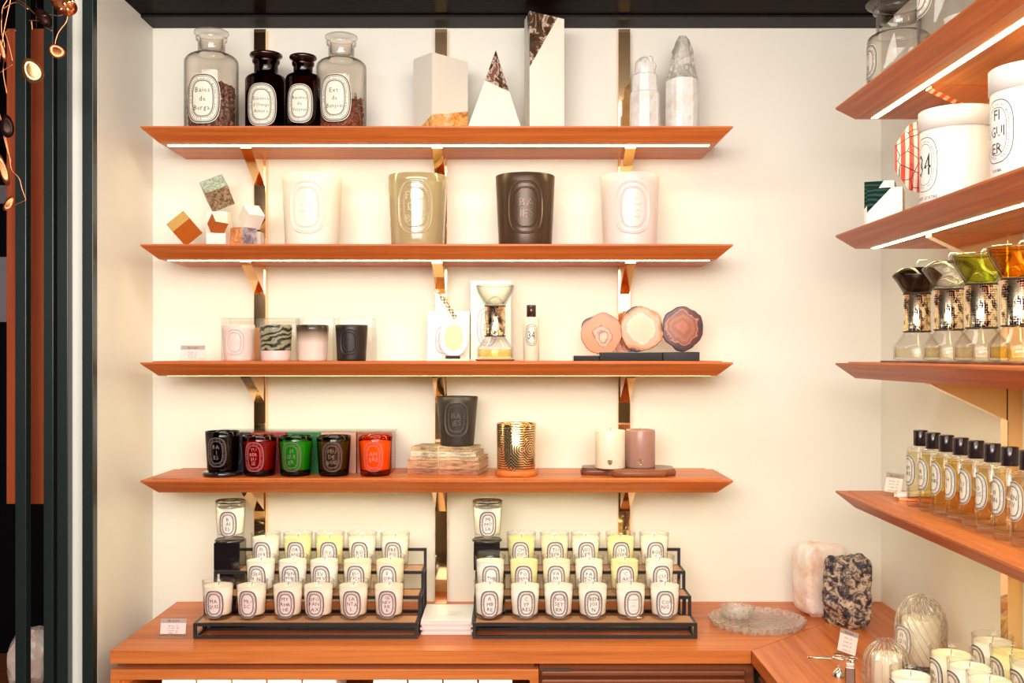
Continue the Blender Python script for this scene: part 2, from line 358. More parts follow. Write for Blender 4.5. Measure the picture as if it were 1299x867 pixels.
class Lab:
    """collects flat lettering geometry in (u, v, w) = across, up, out of the surface"""
    def __init__(s): s.v = []; s.f = []; s.m = []
    def add(s, vs, fs, mi):
        k = len(s.v); s.v += vs; s.f += [tuple(i + k for i in f) for f in fs]; s.m += [mi] * len(fs)
    def disc(s, a, b, w, mi, rings=5, seg=40, n=3.0):
        vs = [(0, 0, w)]; fs = []
        for r in range(1, rings + 1):
            for i in range(seg):
                x, y = sell(a * r / rings, b * r / rings, 2 * PI * i / seg, n); vs.append((x, y, w))
        for i in range(seg):
            fs.append((0, 1 + i, 1 + (i + 1) % seg))
            for r in range(rings - 1):
                p = 1 + r * seg; q = p + seg; j = (i + 1) % seg
                fs.append((p + i, q + i, q + j, p + j))
        s.add(vs, fs, mi)
    def ring(s, a, b, d0, d1, w, mi, seg=48, n=3.0, h=0):
        vs = []; fs = []
        for i in range(seg):
            t = 2 * PI * i / seg
            x, y = sell(a - d0, b - d0, t, n); vs.append((x, y, w))
            x, y = sell(a - (d0 + d1) / 2, b - (d0 + d1) / 2, t, n); vs.append((x, y, w + h))
            x, y = sell(a - d1, b - d1, t, n); vs.append((x, y, w))
        for i in range(seg):
            p = 3 * i; q = 3 * ((i + 1) % seg)
            fs += [(p, p + 1, q + 1, q), (p + 1, p + 2, q + 2, q + 1)]
        s.add(vs, fs, mi)
    def word(s, txt, u, v, size, w, mi, jit=0, sx=1.0, ext=0, rnd=None, off=None):
        off = (LOFF if size < .0135 else -.004) if off is None else off
        gs = [glyph(ch, ext, off) for ch in txt]; gap = .11
        tot = sum(g[2] for g in gs) + gap * (len(gs) - 1); x = -tot / 2
        for g in gs:
            cx = x + g[2] / 2; x += g[2] + gap
            dy = (rnd.uniform(-jit, jit) if rnd else 0)
            s.add([(u + (p[0] + cx) * size * sx, v + (p[1] - .35 + dy) * size, w + p[2] * size) for p in g[0]], g[1], mi)
    def around(s, txt, a, b, size, w, mi, n=3.0, ext=0):
        S = 160; pts = []
        for i in range(S + 1):
            pts.append(sell(a, b, PI / 2 - 2 * PI * i / S + PI, n))
        L = [0]
        for i in range(S): L.append(L[-1] + math.dist(pts[i], pts[i + 1]))
        tot = L[-1]; k = 0; n_ = len(txt)
        for q, ch in enumerate(txt):
            d = (q + .5) / n_ * tot
            while L[k + 1] < d: k += 1
            f = (d - L[k]) / (L[k + 1] - L[k]); x = pts[k][0] * (1 - f) + pts[k + 1][0] * f; y = pts[k][1] * (1 - f) + pts[k + 1][1] * f
            tx = pts[k + 1][0] - pts[k][0]; ty = pts[k + 1][1] - pts[k][1]; l = math.hypot(tx, ty); tx /= l; ty /= l
            if ch == ' ': continue
            g = glyph(ch, ext, 0)
            s.add([(x + (p[0] * tx - (p[1] - .3) * ty) * size, y + (p[0] * ty + (p[1] - .3) * tx) * size, w + p[2] * size) for p in g[0]], g[1], mi)
    def mesh(s, name, mats, rf=None, z0=0, zr=0):
        """rf: radius at height (wrap round a vertical axis) or None for flat at y=-w"""
        me = bpy.data.meshes.new(name); out = []
        for u, v, w in s.v:
            z = z0 + v
            if rf:
                r = rf(z); a = u / r; out.append(((r + w) * math.sin(a), -(r + w) * math.cos(a), z))
            else: out.append((u, -w, z))
        me.from_pydata(out, [], s.f)
        for m in mats: me.materials.append(m)
        me.polygons.foreach_set('material_index', s.m); me.update(); return me
RING = 'diptyque  34 boulevard saint germain  paris 5e  '
def oval(w, h, lines, size=None, jit=.0, paper=True, ringtext=True, emb=0, seed=1, n=2.8, lw=1.0, pad=.0004, leading=1.0, sx=1.0, inner=True):
    L = Lab(); a, b = w / 2, h / 2; e0 = pad if paper else 0
    if paper: L.disc(a, b, pad, 0, n=n)
    k = e0 + .0003
    L.ring(a, b, .02 * w, (.02 + .04 * lw) * w, k, 1, h=emb, n=n)
    if inner:
        L.ring(a, b, .070 * w, (.070 + .018 * lw) * w, k, 1, h=emb, n=n)
        L.ring(a, b, .170 * w, (.170 + .014 * lw) * w, k, 1, h=emb, n=n)
    L.ring(a, b, .195 * w, (.195 + .028 * lw) * w, k, 1, h=emb, n=n)
    if ringtext: L.around(RING, a - .130 * w, b - .130 * w, .090 * w, k, 1, n=n, ext=emb)
    rnd = random.Random(seed)
    if lines:
        nl = len(lines); sz = size or min(.27 * w, .64 * h / nl / 1.02)
        step = sz * .98 * leading
        for i, t in enumerate(lines):
            if not t: continue
            gw = sum(glyph(c, 0, LOFF)[2] + .11 for c in t) * sz
            fit = min(1.0, (.60 if nl == 1 else .53) * w / gw)
            sh = (rnd.uniform(-.03, .03) * w) if jit and len(t) < 5 else 0
            L.word(t, sh, ((nl - 1) / 2 - i) * step, sz, k, 1, jit=jit, sx=fit * sx, rnd=rnd, ext=emb / sz if emb else 0)
    return L

# ------------------------------------------------------------------ the room
def simple_box(name, x0, x1, y0, y1, z0, z1, m, bev=0):
    bm = newbm(); box(bm, x0, x1, y0, y1, z0, z1, bev=bev); return struct(name, bm, m)
BW, RW, LW, CZ = 2.97, 1.030, -1.002, 2.517
simple_box('wall_back', -1.085, RW + .1, BW, BW + .1, 0, CZ + .1, M['wall'])
simple_box('wall_right', RW, RW + .1, -2.6, BW, 0, CZ + .1, M['wall'])
simple_box('wall_left', -1.085, LW, 2.575, BW, 0, CZ + .1, M['wall'])
simple_box('floor', -4.2, RW + .1, -2.6, 6.2, -.05, 0, M['floor'])
simple_box('ceiling', -4.2, RW + .1, -2.6, 6.2, CZ, CZ + .1, M['ceil'])
simple_box('trim_1', LW, RW, 2.872, BW, CZ - .006, CZ, M['black'])
simple_box('wall_rear', -4.2, RW + .1, -2.7, -2.6, 0, CZ + .1, M['wall'])
for i, (xa, xb) in enumerate(((-2.6, -2.0), (-1.35, -.95), (-.45, -.2), (.25, .55))): simple_box('trim_%d' % (i + 2), xa, xb, -2.6, -2.5, 0, CZ, M['roomdark'])  # dark wood uprights added behind the camera to streak the metal reflections
simple_box('wall_far_left', -4.3, -4.2, -2.6, 6.2, 0, CZ + .1, M['black'])
simple_box('wall_far', -4.2, -1.085, 6.2, 6.3, 0, CZ + .1, M['black'])

# ------------------------------------------------------------------ shelves
def make_shelf(label):
    t = thing('wall_shelf', label, 'shelf', group='oak shelves with light strips')
    W, D, I, T, E = .752, .27, .035, .035, .004
    bm = newbm()
    L = [[(-W, 0), (W, 0), (W, -D), (-W, -D)], [(-W, 0), (W, 0), (W, -D), (-W, -D)], [(-W + I, 0), (W - I, 0), (W - I, -D + I), (-W + I, -D + I)]]
    zs = [0, -E, -T]
    V = [[bm.verts.new((x, y, z)) for x, y in l] for l, z in zip(L, zs)]
    bm.faces.new(V[0]); bm.faces.new(V[2])
    for a, b in ((0, 1), (1, 2)):
        for i in range(4): bm.faces.new([V[a][i], V[a][(i + 1) % 4], V[b][(i + 1) % 4], V[b][i]])
    ob = obj('board', bm, M['oak'], t)
    bm = newbm()
    q = [bm.verts.new(p) for p in ((-W + .022, 0, -.001), (W - .022, 0, -.001), (W - .022, -D + .02, -.001), (-W + .022, -D + .02, -.001))]
    p = [bm.verts.new(p) for p in ((-W + .025, 0, .003), (W - .025, 0, .003), (W - .025, -D + .023, .003), (-W + .025, -D + .023, .003))]
    bm.faces.new(q); bm.faces.new(p)
    for i in range(4): bm.faces.new([q[i], q[(i + 1) % 4], p[(i + 1) % 4], p[i]])
    obj('top_panel', bm, M['oak'], t)
    bm = newbm(); box(bm, -.705, .705, -.202, -.188, -.0358, -.0345); obj('light_strip', bm, M['led'], t)
    return t
SZ = [2.18, 1.88, 1.58, 1.28]
XC = PX(554, 2.70)
names = ['top', 'second', 'third', 'lowest']
s0 = make_shelf('top long oak shelf on the back wall, under the glass apothecary jars')
s0.location = (XC, BW, SZ[0])
lab = ['second long oak shelf on the back wall, carrying four large candles', 'third long oak shelf on the back wall, carrying the agate slices', 'lowest long oak shelf on the back wall, carrying the coloured glass candles']
for z, l in zip(SZ[1:], lab): dup(s0, (XC, BW, z), 0, l, ())
RY = 2.5 - .752
lab = ['top oak shelf on the right wall with a bright light strip below', 'oak shelf on the right wall carrying the big white tubs', 'oak shelf on the right wall carrying the hourglass diffusers', 'lowest oak shelf on the right wall carrying a row of spray bottles']
for z, l in zip(SZ, lab): dup(s0, (RW, RY, z), -PI / 2, l, ())
TOP = [z + .003 for z in SZ]

def make_upright(label, z0=.91, z1=2.5):
    t = thing('wall_upright', label, 'upright', group='polished brass wall uprights')
    bm = newbm(); box(bm, -.0165, .0165, -.03, 0, z0, z1, bev=.001); obj('rail', bm, M['brass'], t)
    for z in SZ:
        bm = newbm(); zz = z - .0352
        a = [(-.0135, -.03, zz), (-.0135, -.183, zz), (-.0135, -.183, zz - .006), (-.0135, -.03, zz - .078)]
        extrude_poly(bm, a, (.027, 0, 0)); b = obj('bracket', bm, M['brass'], t)
    return t
u0 = make_upright('polished brass upright on the back wall, behind the amber jars at the left'); u0.location = (PX(329.5, 2.94), BW, 0)
dup(u0, (PX(559.5, 2.94), BW, 0), 0, 'middle polished brass upright on the back wall, behind the white block', ())
dup(u0, (PX(792, 2.94), BW, 0), 0, 'polished brass upright on the back wall, behind the agate slices', ())
dup(u0, (RW, 2.163, 0), -PI / 2, 'polished brass upright on the right wall, nearest the picture edge', ())

# ------------------------------------------------------------------ counters
CT = .91
CF = 2.477
CX0, CX1 = -.935, PX(953, CF)
def counter():
    bm = newbm()
    extrude_poly(bm, [(CX0, BW, CT - .03), (CX0, CF, CT - .03), (CX1 - .001, CF, CT - .03), (RW - .001, BW, CT - .03)], (0, 0, .03))
    o = obj('countertop', bm, M['oak']); tag(o, 'long oak countertop along the back wall under the candle risers', 'countertop')
    bm = newbm()
    extrude_poly(bm, [(RW, BW - .001, CT - .03), (CX1 + .001, CF - .001, CT - .03), (CX1 + .001, .6, CT - .03), (RW, .6, CT - .03)], (0, 0, .03))
    o = obj('countertop', bm, M['oak_y']); tag(o, 'oak countertop along the right wall, mitred at the corner', 'countertop')
counter()
def cabinet():
    xm = .062
    t = thing('display_cabinet', 'oak display cabinet with an open niche under the left of the back counter', 'cabinet', (0, 0, 0))
    bm = newbm(); box(bm, CX0 + .025, xm - .01, CF + .02, BW, .866, .8795); obj('plinth', bm, M['oak_dark'], t)
    bm = newbm(); box(bm, CX0, xm, CF, BW, .842, .866, bev=.001)
    box(bm, CX0, CX0 + .02, CF, BW, 0, .842); box(bm, xm - .02, xm, CF, BW, 0, .842); box(bm, CX0 + .02, xm - .02, CF, BW, 0, .1)
    box(bm, CX0 + .02, xm - .02, BW - .02, BW, .1, .842)
    obj('carcass', bm, M['oak'], t)
    bm = newbm(); box(bm, CX0 + .02, xm - .02, CF + .02, BW - .02, .6, .615); obj('shelf', bm, M['oak'], t)
    bm = newbm(); box(bm, CX0 + .04, xm - .04, CF + .026, CF + .040, .8385, .842); obj('light_strip', bm, M['led_small'], t)
    k = 0
    for i in range(10):
        if i == 5: continue
        x = CX0 + .10 + i * .084
        bm = newbm(); box(bm, x, x + .08, CF + .06, CF + .22, .615, .832, bev=.003)
        o = obj('gift_box', bm, M['whitebox']); tag(o, 'white box in the open niche under the counter, one of the row', 'box', 'white boxes in the counter niche')
    t = thing('drawer_cabinet', 'dark louvred oak drawer cabinet under the back counter, right of the niche', 'cabinet')
    bm = newbm(); box(bm, xm + .002, CX1 + .012, CF + .03, BW, 0, .8795); obj('carcass', bm, M['oak_dark'], t)
    bm = newbm()
    for i in range(9):
        z = .846 - i * .02
        box(bm, xm + .006, CX1 - .01, CF + .012, CF + .032, z, z + .013, bev=.004)
    obj('louvre_front', bm, M['oak_dark'], t)
    bm = newbm(); box(bm, xm + .006, xm + .075, CF + .006, CF + .012, .862, .865); obj('handle', bm, M['steel'], t)
    t = thing('drawer_cabinet', 'dark louvred oak drawer cabinet under the right-hand counter', 'cabinet')
    bm = newbm(); box(bm, CX1 + .03, RW - .024, .6, CF, 0, .8795); obj('carcass', bm, M['oak_dark_y'], t)
    bm = newbm()
    for i in range(9):
        z = .846 - i * .02
        box(bm, CX1 + .012, CX1 + .032, .65, CF - .02, z, z + .013, bev=.004)
    obj('louvre_front', bm, M['oak_dark_y'], t)
cabinet()

# ------------------------------------------------------------------ risers
def riser(x0, label, endblock):
    t = thing('candle_riser', label, 'riser', (x0, 0, CT), group='stepped candle risers')
    Wd = .545; b = .0075
    fr = [(2.58, 2.665, .038), (2.668, 2.755, .0835), (2.758, 2.848, .128)]
    bm = newbm()
    def bar(xa, xb, ya, yb, za, zb): box(bm, xa, xb, ya, yb, za, zb)
    for i, (y0, y1, h) in enumerate(fr):
        for y in (y0, y1 - b):
            for x in (0, Wd - b): bar(x, x + b, y, y + b, b, h - b)
            for z in (0, h - b): bar(0, Wd, y, y + b, z, z + b)
        for x in (0, Wd - b):
            for z in (0, h - b): bar(x, x + b, y0 + b, y1 - b, z, z + b)
    y = fr[2][1] - b
    for x in (0, Wd - b): bar(x, x + b, y, y + b, .128, .165)
    bar(0, Wd, y, y + b, .165, .165 + b)
    obj('frame', bm, M['steelblack'], t)
    for i, (y0, y1, h) in enumerate(fr):
        bm = newbm(); box(bm, b, Wd - b, y0 + b, y1 - b, h - .006, h - .0005); obj('tread', bm, M['tread'], t)
    if endblock:
        bm = newbm(); box(bm, .012, .078, 2.682, 2.742, .0085, .0755); box(bm, .012, .078, 2.77, 2.835, .0085, .12); obj('end_block', bm, M['lacquer'], t)
riser(-.773, 'left stepped black riser with wooden treads on the back counter', True)
riser(-.0955, 'right stepped black riser with wooden treads on the back counter', True)

# ------------------------------------------------------------------ small candles
def cup_prof(rb, rt, h, base=.011, wall=.0028, rim=True):
    p = [(0, 0), (rb * .86, 0), (rb * .97, .002), (rb, .006)]
    for k in range(1, 7): f = k / 6; p.append((rb + (rt - rb) * f, .006 + (h - .006) * f))
    p += [(rt - wall * .5, h + .0008), (rt - wall, h)]
    for k in range(5, -1, -1): f = k / 6; p.append((rb - wall + (rt - rb) * f, base + (h - base) * f))
    p += [(rb * .6, base - .001), (0, base - .001)]
    return p
def wax_prof(rb, rt, h, z0, z1, gap=.003):
    f = lambda z: rb + (rt - rb) * z / h - gap
    return [(0, z0), (f(z0) * .93, z0), (f(z0), z0 + .003), (f((z0 + z1) / 2), (z0 + z1) / 2), (f(z1), z1), (f(z1) * .9, z1 - .0012), (f(z1) * .4, z1 - .0035), (0, z1 - .003)]
def candle_base(name, rb, rt, h, gm, wm, zf=.875, lid=False, label='', cat='candle', group=None, z0=.0118):
    t = thing(name, label, cat, group=group)
    bm = newbm(); lathe(bm, cup_prof(rb, rt, h)); obj('glass_cup', bm, gm, t)
    bm = newbm(); lathe(bm, wax_prof(rb, rt, h, z0, h * zf)); obj('wax', bm, wm, t)
    bm = newbm(); tube(bm, [(0, 0, h * zf - .004), (.0006, 0, h * zf + .003), (.002, 0, h * zf + .008)], .0009, 6); obj('wick', bm, M['wick'], t)
    return t
RB, RT, CH = .0338, .0393, .0930
waxes = {'w': (.96, .93, .82), 'y': (.96, .89, .45), 'c': (.96, .88, .64), 'p': (.97, .84, .70)}
base = {}
for k, c in waxes.items():
    base[k] = None
papers = [M['paper'], M['paper_pink'], M['paper_cream']]
def small_label(lines, seed, paper):
    L = oval(.0475, .068, lines, jit=.10, seed=seed, lw=1.0)
    return L.mesh('label', [paper, M['ink']], rf=lambda z: RB + (RT - RB) * z / CH, z0=.0415)
cnt = [0]
def small_candle(loc, lines, wk, label, group, rz=None, paper=None, lid=False):
    cnt[0] += 1
    if base[wk] is None: t = base[wk] = candle_base('glass_candle', RB, RT, CH, M['glass'], wax(waxes[wk])); t.location = loc; t['label'] = label; t['category'] = 'candle'
    else: t = dup(base[wk], loc, 0, label, ('label', 'lid'))
    if group: t['group'] = group
    rz = random.uniform(-.10, .10) if rz is None else rz
    t.rotation_euler = (0, 0, rz)
    obj('label', small_label(lines, cnt[0], paper or M['paper']), None, t)
    return t
rowsL = [('front row', 2.635, CT + .038, 'p', [(277, ['MA', 'QUIS']), (319.4, ['MU', 'SC']), (365.2, ['MY', 'RHR', 'HE']), (404, ['OPO', 'PAN', 'AX']), (448.5, ['SA', 'NTA', 'L']), (493.5, ['GE', 'NEV', 'RIE', 'R'])]),
         ('middle row', 2.715, CT + .0835, 'c', [(331, ['CERA', 'B N', 'D O']), (371.5, ['MEN', 'THE', 'VER']), (411.5, ['EV', 'ERV', 'IN']), (453.6, ['EU', 'CALY', 'PTU']), (495, ['F', 'OIN', 'COUP'])]),
         ('back row', 2.802, CT + .128, 'w', [(337.2, ['FI', 'GUI', 'ER']), (378.1, ['OR', 'ANG', 'ER']), (418.3, ['Oy', 'EDO']), (459.4, ['RO', 'SES']), (501.1, ['FRE', 'ESI', 'A'])])]
rowsR = [('front row', 2.635, CT + .038, 'w', [(621, ['A', 'MB', 'RE']), (666, ['C', 'YP', 'RES']), (708.4, ['NOI', 'SET', 'IER']), (751.9, ['BEN', 'JOI', 'N']), (800, ['~P']), (843.2, ['COI', 'NG'])]),
         ('middle row', 2.715, CT + .0835, 'c', [(622, ['THE']), (664.7, ['PO', 'MAN', 'DER']), (706, ['VA', 'NI', 'LLE']), (747.2, ['PA', 'TCH', 'OUL']), (792.2, ['C', 'AN', 'NEL']), (836.2, ['CU', 'IR'])]),
         ('back row', 2.802, CT + .128, 'y', [(661.3, ['CH', 'OIS', 'YA']), (703.5, ['TU', 'BER', 'EUS']), (742.7, ['VIO', 'LET', 'TE']), (787, ['CH', 'EVRE', 'FEU']), (829.6, ['BOI', 'S'])])]
specials = {'OR': 'y', 'Oy': 'y', 'PO': 'y', 'C': 'y', 'VIO': 'w', 'BOI': 'w', 'TU': 'c', 'PA': 'w', 'CU': 'w', 'THE': 'w', 'CERA': 'w', 'MEN': 'w', 'EV': 'w', 'EU': 'c'}
for side, rows in (('left', rowsL), ('right', rowsR)):
    for rn, D, z, wk, items in rows:
        for px, lines in items:
            x = PX(px, D); txt = ''.join(lines)
            k = specials.get(lines[0], wk)
            if lines == ['C', 'YP', 'RES']: k = wk
            if lines == ['~P']:
                lb = 'candle with small typed lines on its oval label, front row of the right riser'; lines = []
            else: lb = 'candle in clear glass lettered %s, %s of the %s riser' % (' '.join(lines), rn, side)
            o = small_candle((x, D, z), lines, k, lb, 'small glass candles on the %s riser' % side, paper=(M['paper_pink'] if rn == 'front row' and side == 'left' else M['paper']))
            if not lines:
                L = Lab()
                for j, (tx, sz_, vv) in enumerate((('PORTRAIT', .0045, .011), ('de', .0035, .004), ('J.O.', .007, -.004), ('BOUGIE PARFUMEE', .0022, -.015))): L.word(tx, 0, vv, sz_, .0008, 0)
                obj('lettering', L.mesh('lettering', [M['ink']], rf=lambda z: RB + (RT - RB) * z / CH, z0=.0415), None, o)
# lidded candles on black blocks
def lid_prof(r, t=.004): return [(0, 0), (r * .97, 0), (r, t * .3), (r, t), (r * .93, t * 1.5), (r * .9, t * 1.2), (r * .4, t), (r * .34, t * 1.6), (0, t * 1.6)]
for px, pyb, lines, side in ((293.5, 684, ['B', 'AI', 'ES'], 'left'), (619.4, 683, ['MI', 'MO', 'SA'], 'right')):
    D = 2.802; x = PX(px - 1.5, D); z = CT + .128
    bm = newbm(); box(bm, -.034, .034, -.034, .034, 0, .071, bev=.001)
    if side == 'right':
        box(bm, -.0342, .0342, -.0345, -.033, .02, .05)
    o = obj('display_block', bm, M['lacquer'], loc=(x, D, z)); tag(o, 'glossy black block lifting the lidded candle on the %s riser' % side, 'block', 'black blocks on the risers')
    bm = newbm(); lathe(bm, lid_prof(.0395, .0042)); o = obj('round_coaster', bm, M['mirror_lid'], loc=(x, D, z + .071)); tag(o, 'dark round lid lying under the raised candle on the %s riser' % side, 'lid', 'dark round lids used as coasters')
    zc = z + .071 + .0075
    o = small_candle((x + .001, D, zc), lines, 'w', 'lidded white candle lettered %s, on the %s riser black block' % (' '.join(lines), side), 'lidded candles raised on black blocks', rz=.05)
    bm = newbm(); lathe(bm, lid_prof(.0395, .004)); obj('lid', bm, M['mirror_lid'], o, loc=(0, 0, CH + .0015))

# booklets between risers
for i in range(6):
    bm = newbm(); j = [0, .003, -.002, .002, -.001, 0][i]
    box(bm, -.0625, .0625, -.085, .085, 0, .0058, mi=0, bev=.0006)
    box(bm, -.0615, .0615, -.0856, -.0848, .0008, .005, mi=1)
    o = obj('booklet', bm, [M['whitebox'], M['paper_pink']], loc=(-.1615 + j, 2.702 + j, CT + i * .006)); tag(o, 'white card booklet between the risers, ' + ['bottom', 'second from the bottom', 'third from the bottom', 'fourth from the bottom', 'just under the top one', 'topmost'][i] + ' of the stack', 'booklet', 'stack of white booklets')
    if i == 5:
        L = oval(.060, .034, ['diptyque'], size=.011, ringtext=False, lw=.4); L.f = L.f; me = L.mesh('logo', [M['whitebox'], M['steel']], None)
        lo = obj('logo', me, None, o, loc=(.005, -.015, .0060), rot=(-PI / 2, 0, 0)); lo['label'] = 'embossed oval emblem'

# ------------------------------------------------------------------ price cards
def price_card(loc, rz, w, h, label, rows=4, pink=False):
    t = thing('price_card', label, 'sign', loc, rz, 'small price cards in clear stands')
    bm = newbm(); tl = Matrix.Rotation(-.22, 4, 'X')
    box(bm, -w / 2, w / 2, -.001, .001, 0, h, mtx=tl); box(bm, -w / 2, w / 2, -.012, .002, 0, .0016); obj('stand', bm, M['acrylic'], t)
    bm = newbm(); box(bm, -w / 2 + .002, w / 2 - .002, -.0022, -.0012, .008, h - .012, mi=0, mtx=tl); box(bm, -w / 2 + .001, w / 2 - .001, -.0023, -.0012, h - .012, h - .0015, mi=1, mtx=tl)
    obj('card', bm, [M['paper_pink'] if pink else M['paper'], mat('card_header', (.42, .33, .30), .5)], t)
    L = Lab(); L.word('diptyque', 0, h - .0065, .008, 0, 0)
    rnd = random.Random(int(loc[0] * 1e4))
    for r in range(rows):
        v = h - .019 - r * (h - .024) / rows
        L.word(''.join(rnd.choice('abcdeilmnort') for _ in range(7)) + '  ' + str(rnd.randint(30, 90)), 0, v, min(.0052, (h - .02) / rows * .8), 0, 0)
    me = L.mesh('print', [M['ink']], None); o = obj('print', me, None, t.children[1] if t.children[1].name.startswith('card') else t.children[0]); o.matrix_local = tl @ Matrix.Translation((0, -.0026, 0))
    return t
price_card((PX(244, 2.76), 2.76, TOP[2]), .03, .064, .042, 'small price card at the left end of the third shelf', pink=True)
price_card((PX(220, 2.60), 2.595, CT), .0, .066, .046, 'small price card on the counter left of the left riser', pink=True)
price_card((PX(1075, 2.42), 2.43, CT), -1.15, .062, .060, 'small price card on the right counter beneath the blue-black rock')
price_card((.853, 2.385, TOP[3]), -1.05, .050, .052, 'small price card on the right wall shelf beside the spray bottles')

# ------------------------------------------------------------------ embossed and glazed candles
def pot_prof(rb, rt, h, wall=.005):
    p = [(0, 0), (rb * .93, 0), (rb * .985, .0015), (rb, .005)]
    for k in range(1, 9): f = k / 8; p.append((rb + (rt - rb) * f, .005 + (h - .005) * f))
    p += [(rt - wall * .3, h + .0012), (rt - wall * .8, h + .0008), (rt - wall, h - .001), (rt - wall * 1.2, h * .85), (0, h * .85)]
    return p
def pot(label, loc, rb, rt, h, m, lw_, lh, lines, group, lm=None, rz=0, z0=None, size=None, emb=.0012, seed=3, rt_=True, waxc=(.86, .8, .66), split=None, jit=.08):
    t = thing('ceramic_candle', label, 'candle', loc, rz, group)
    bm = newbm(); lathe(bm, pot_prof(rb, rt, h), 64)
    ms = [m]
    if split:
        for f in bm.faces:
            if f.calc_center_median().z < h * split[0]: f.material_index = 1
        ms = [m, split[1]]
    obj('vessel', bm, ms, t)
    bm = newbm(); lathe(bm, [(0, h * .855), (rt - .0072, h * .855), (rt - .0072, h * .865), (0, h * .86)]); obj('wax', bm, wax(waxc), t)
    if lines is not None:
        L = oval(lw_, lh, lines, paper=False, emb=emb, seed=seed, ringtext=rt_, jit=jit, size=size)
        obj('emblem', L.mesh('emblem', [lm or m, lm or m], rf=lambda z: rb + (rt - rb) * z / h, z0=z0 or h * .5), None, vess(t))['label'] = 'raised oval emblem'
    return t
pc = lambda n, c, r=.4, s=.5: mat(n, c, r, spec=s)
D2 = 2.82
big = [(396, 'large cream white embossed candle on the second shelf', pc('cream_ceramic', (.86, .81, .68)), ['FI', 'GUI', 'ER']),
       (529.6, 'large khaki gold embossed candle on the second shelf', mat('khaki_glaze', (.44, .34, .17), .13, spec=.9, coat=.6), ['FEU', 'DE', 'BOIS']),
       (666.3, 'large dark bronze brown embossed candle on the second shelf', mat('bronze_ceramic', (.075, .042, .022), .33, .25), ['BA', 'I', 'ES']),
       (798.8, 'large blush white embossed candle on the second shelf', mat('blush_ceramic', (.84, .72, .66), .3), ['RO', 'SES'])]
big[2] = (*big[2][:3], ['BA', 'IES'])
for i, (px, lb, m, ln) in enumerate(big):
    em = {1: mat('khaki_raised', (.62, .50, .30), .2, spec=.8), 2: mat('bronze_raised', (.15, .09, .05), .3, .35)}.get(i)
    pot(lb, (PX(px, D2), D2, TOP[1]), .0705, .0785, .1875, m, .100, .142, ln, 'four large embossed candles', z0=.098, emb=.0022, seed=20 + i, size=.030, lm=em)
# third shelf ceramic candles with clear boxes behind
D3 = 2.79
blush = mat('pale_pink_ceramic', (.80, .63, .58), .42); marb = M['marble']
mid = [(302.5, 'pale pink candle embossed 34, first of four on the third shelf', blush, ['34'], None),
       (350, 'candle marbled green black and cream over pink, on the third shelf', marb, None, (.30, blush)),
       (396.5, 'pink white candle smoked dark towards its rim, on the third shelf', M['smoked'], None, None),
       (446, 'black embossed candle in front of a clear box on the third shelf', mat('black_ceramic', (.018, .012, .011), .4), ['N', 'OIR', 'T'], None)]
for i, (px, lb, m, ln, sp) in enumerate(mid):
    pot(lb, (PX(px, D3), D3, TOP[2]), .0375, .0425, .093, m, .052, .070, ln, 'four small ceramic candles', z0=.049, emb=.0012, rt_=False, size=.032 if ln == ['34'] else .013, split=sp, seed=40 + i, lm=mat('black_raised', (.06, .045, .04), .3) if i == 3 else None)
for i, px in enumerate((309, 357, 404, 452.5)):
    bm = newbm(); w = .0475; D = 2.895; h = .115
    box(bm, -w, w, -w, w, 0, h)
    e = .0012
    for sx in (-1, 1):
        for sy in (-1, 1): box(bm, sx * w - e, sx * w + e, sy * w - e, sy * w + e, 0, h, mi=0)
    o = obj('acrylic_box', bm, M['acrylic'], loc=(PX(px, D) , D, TOP[2])); tag(o, 'clear box standing behind the ' + ['pale pink', 'marbled', 'smoked', 'black'][i] + ' candle on the third shelf', 'box', 'clear boxes behind the ceramic candles')

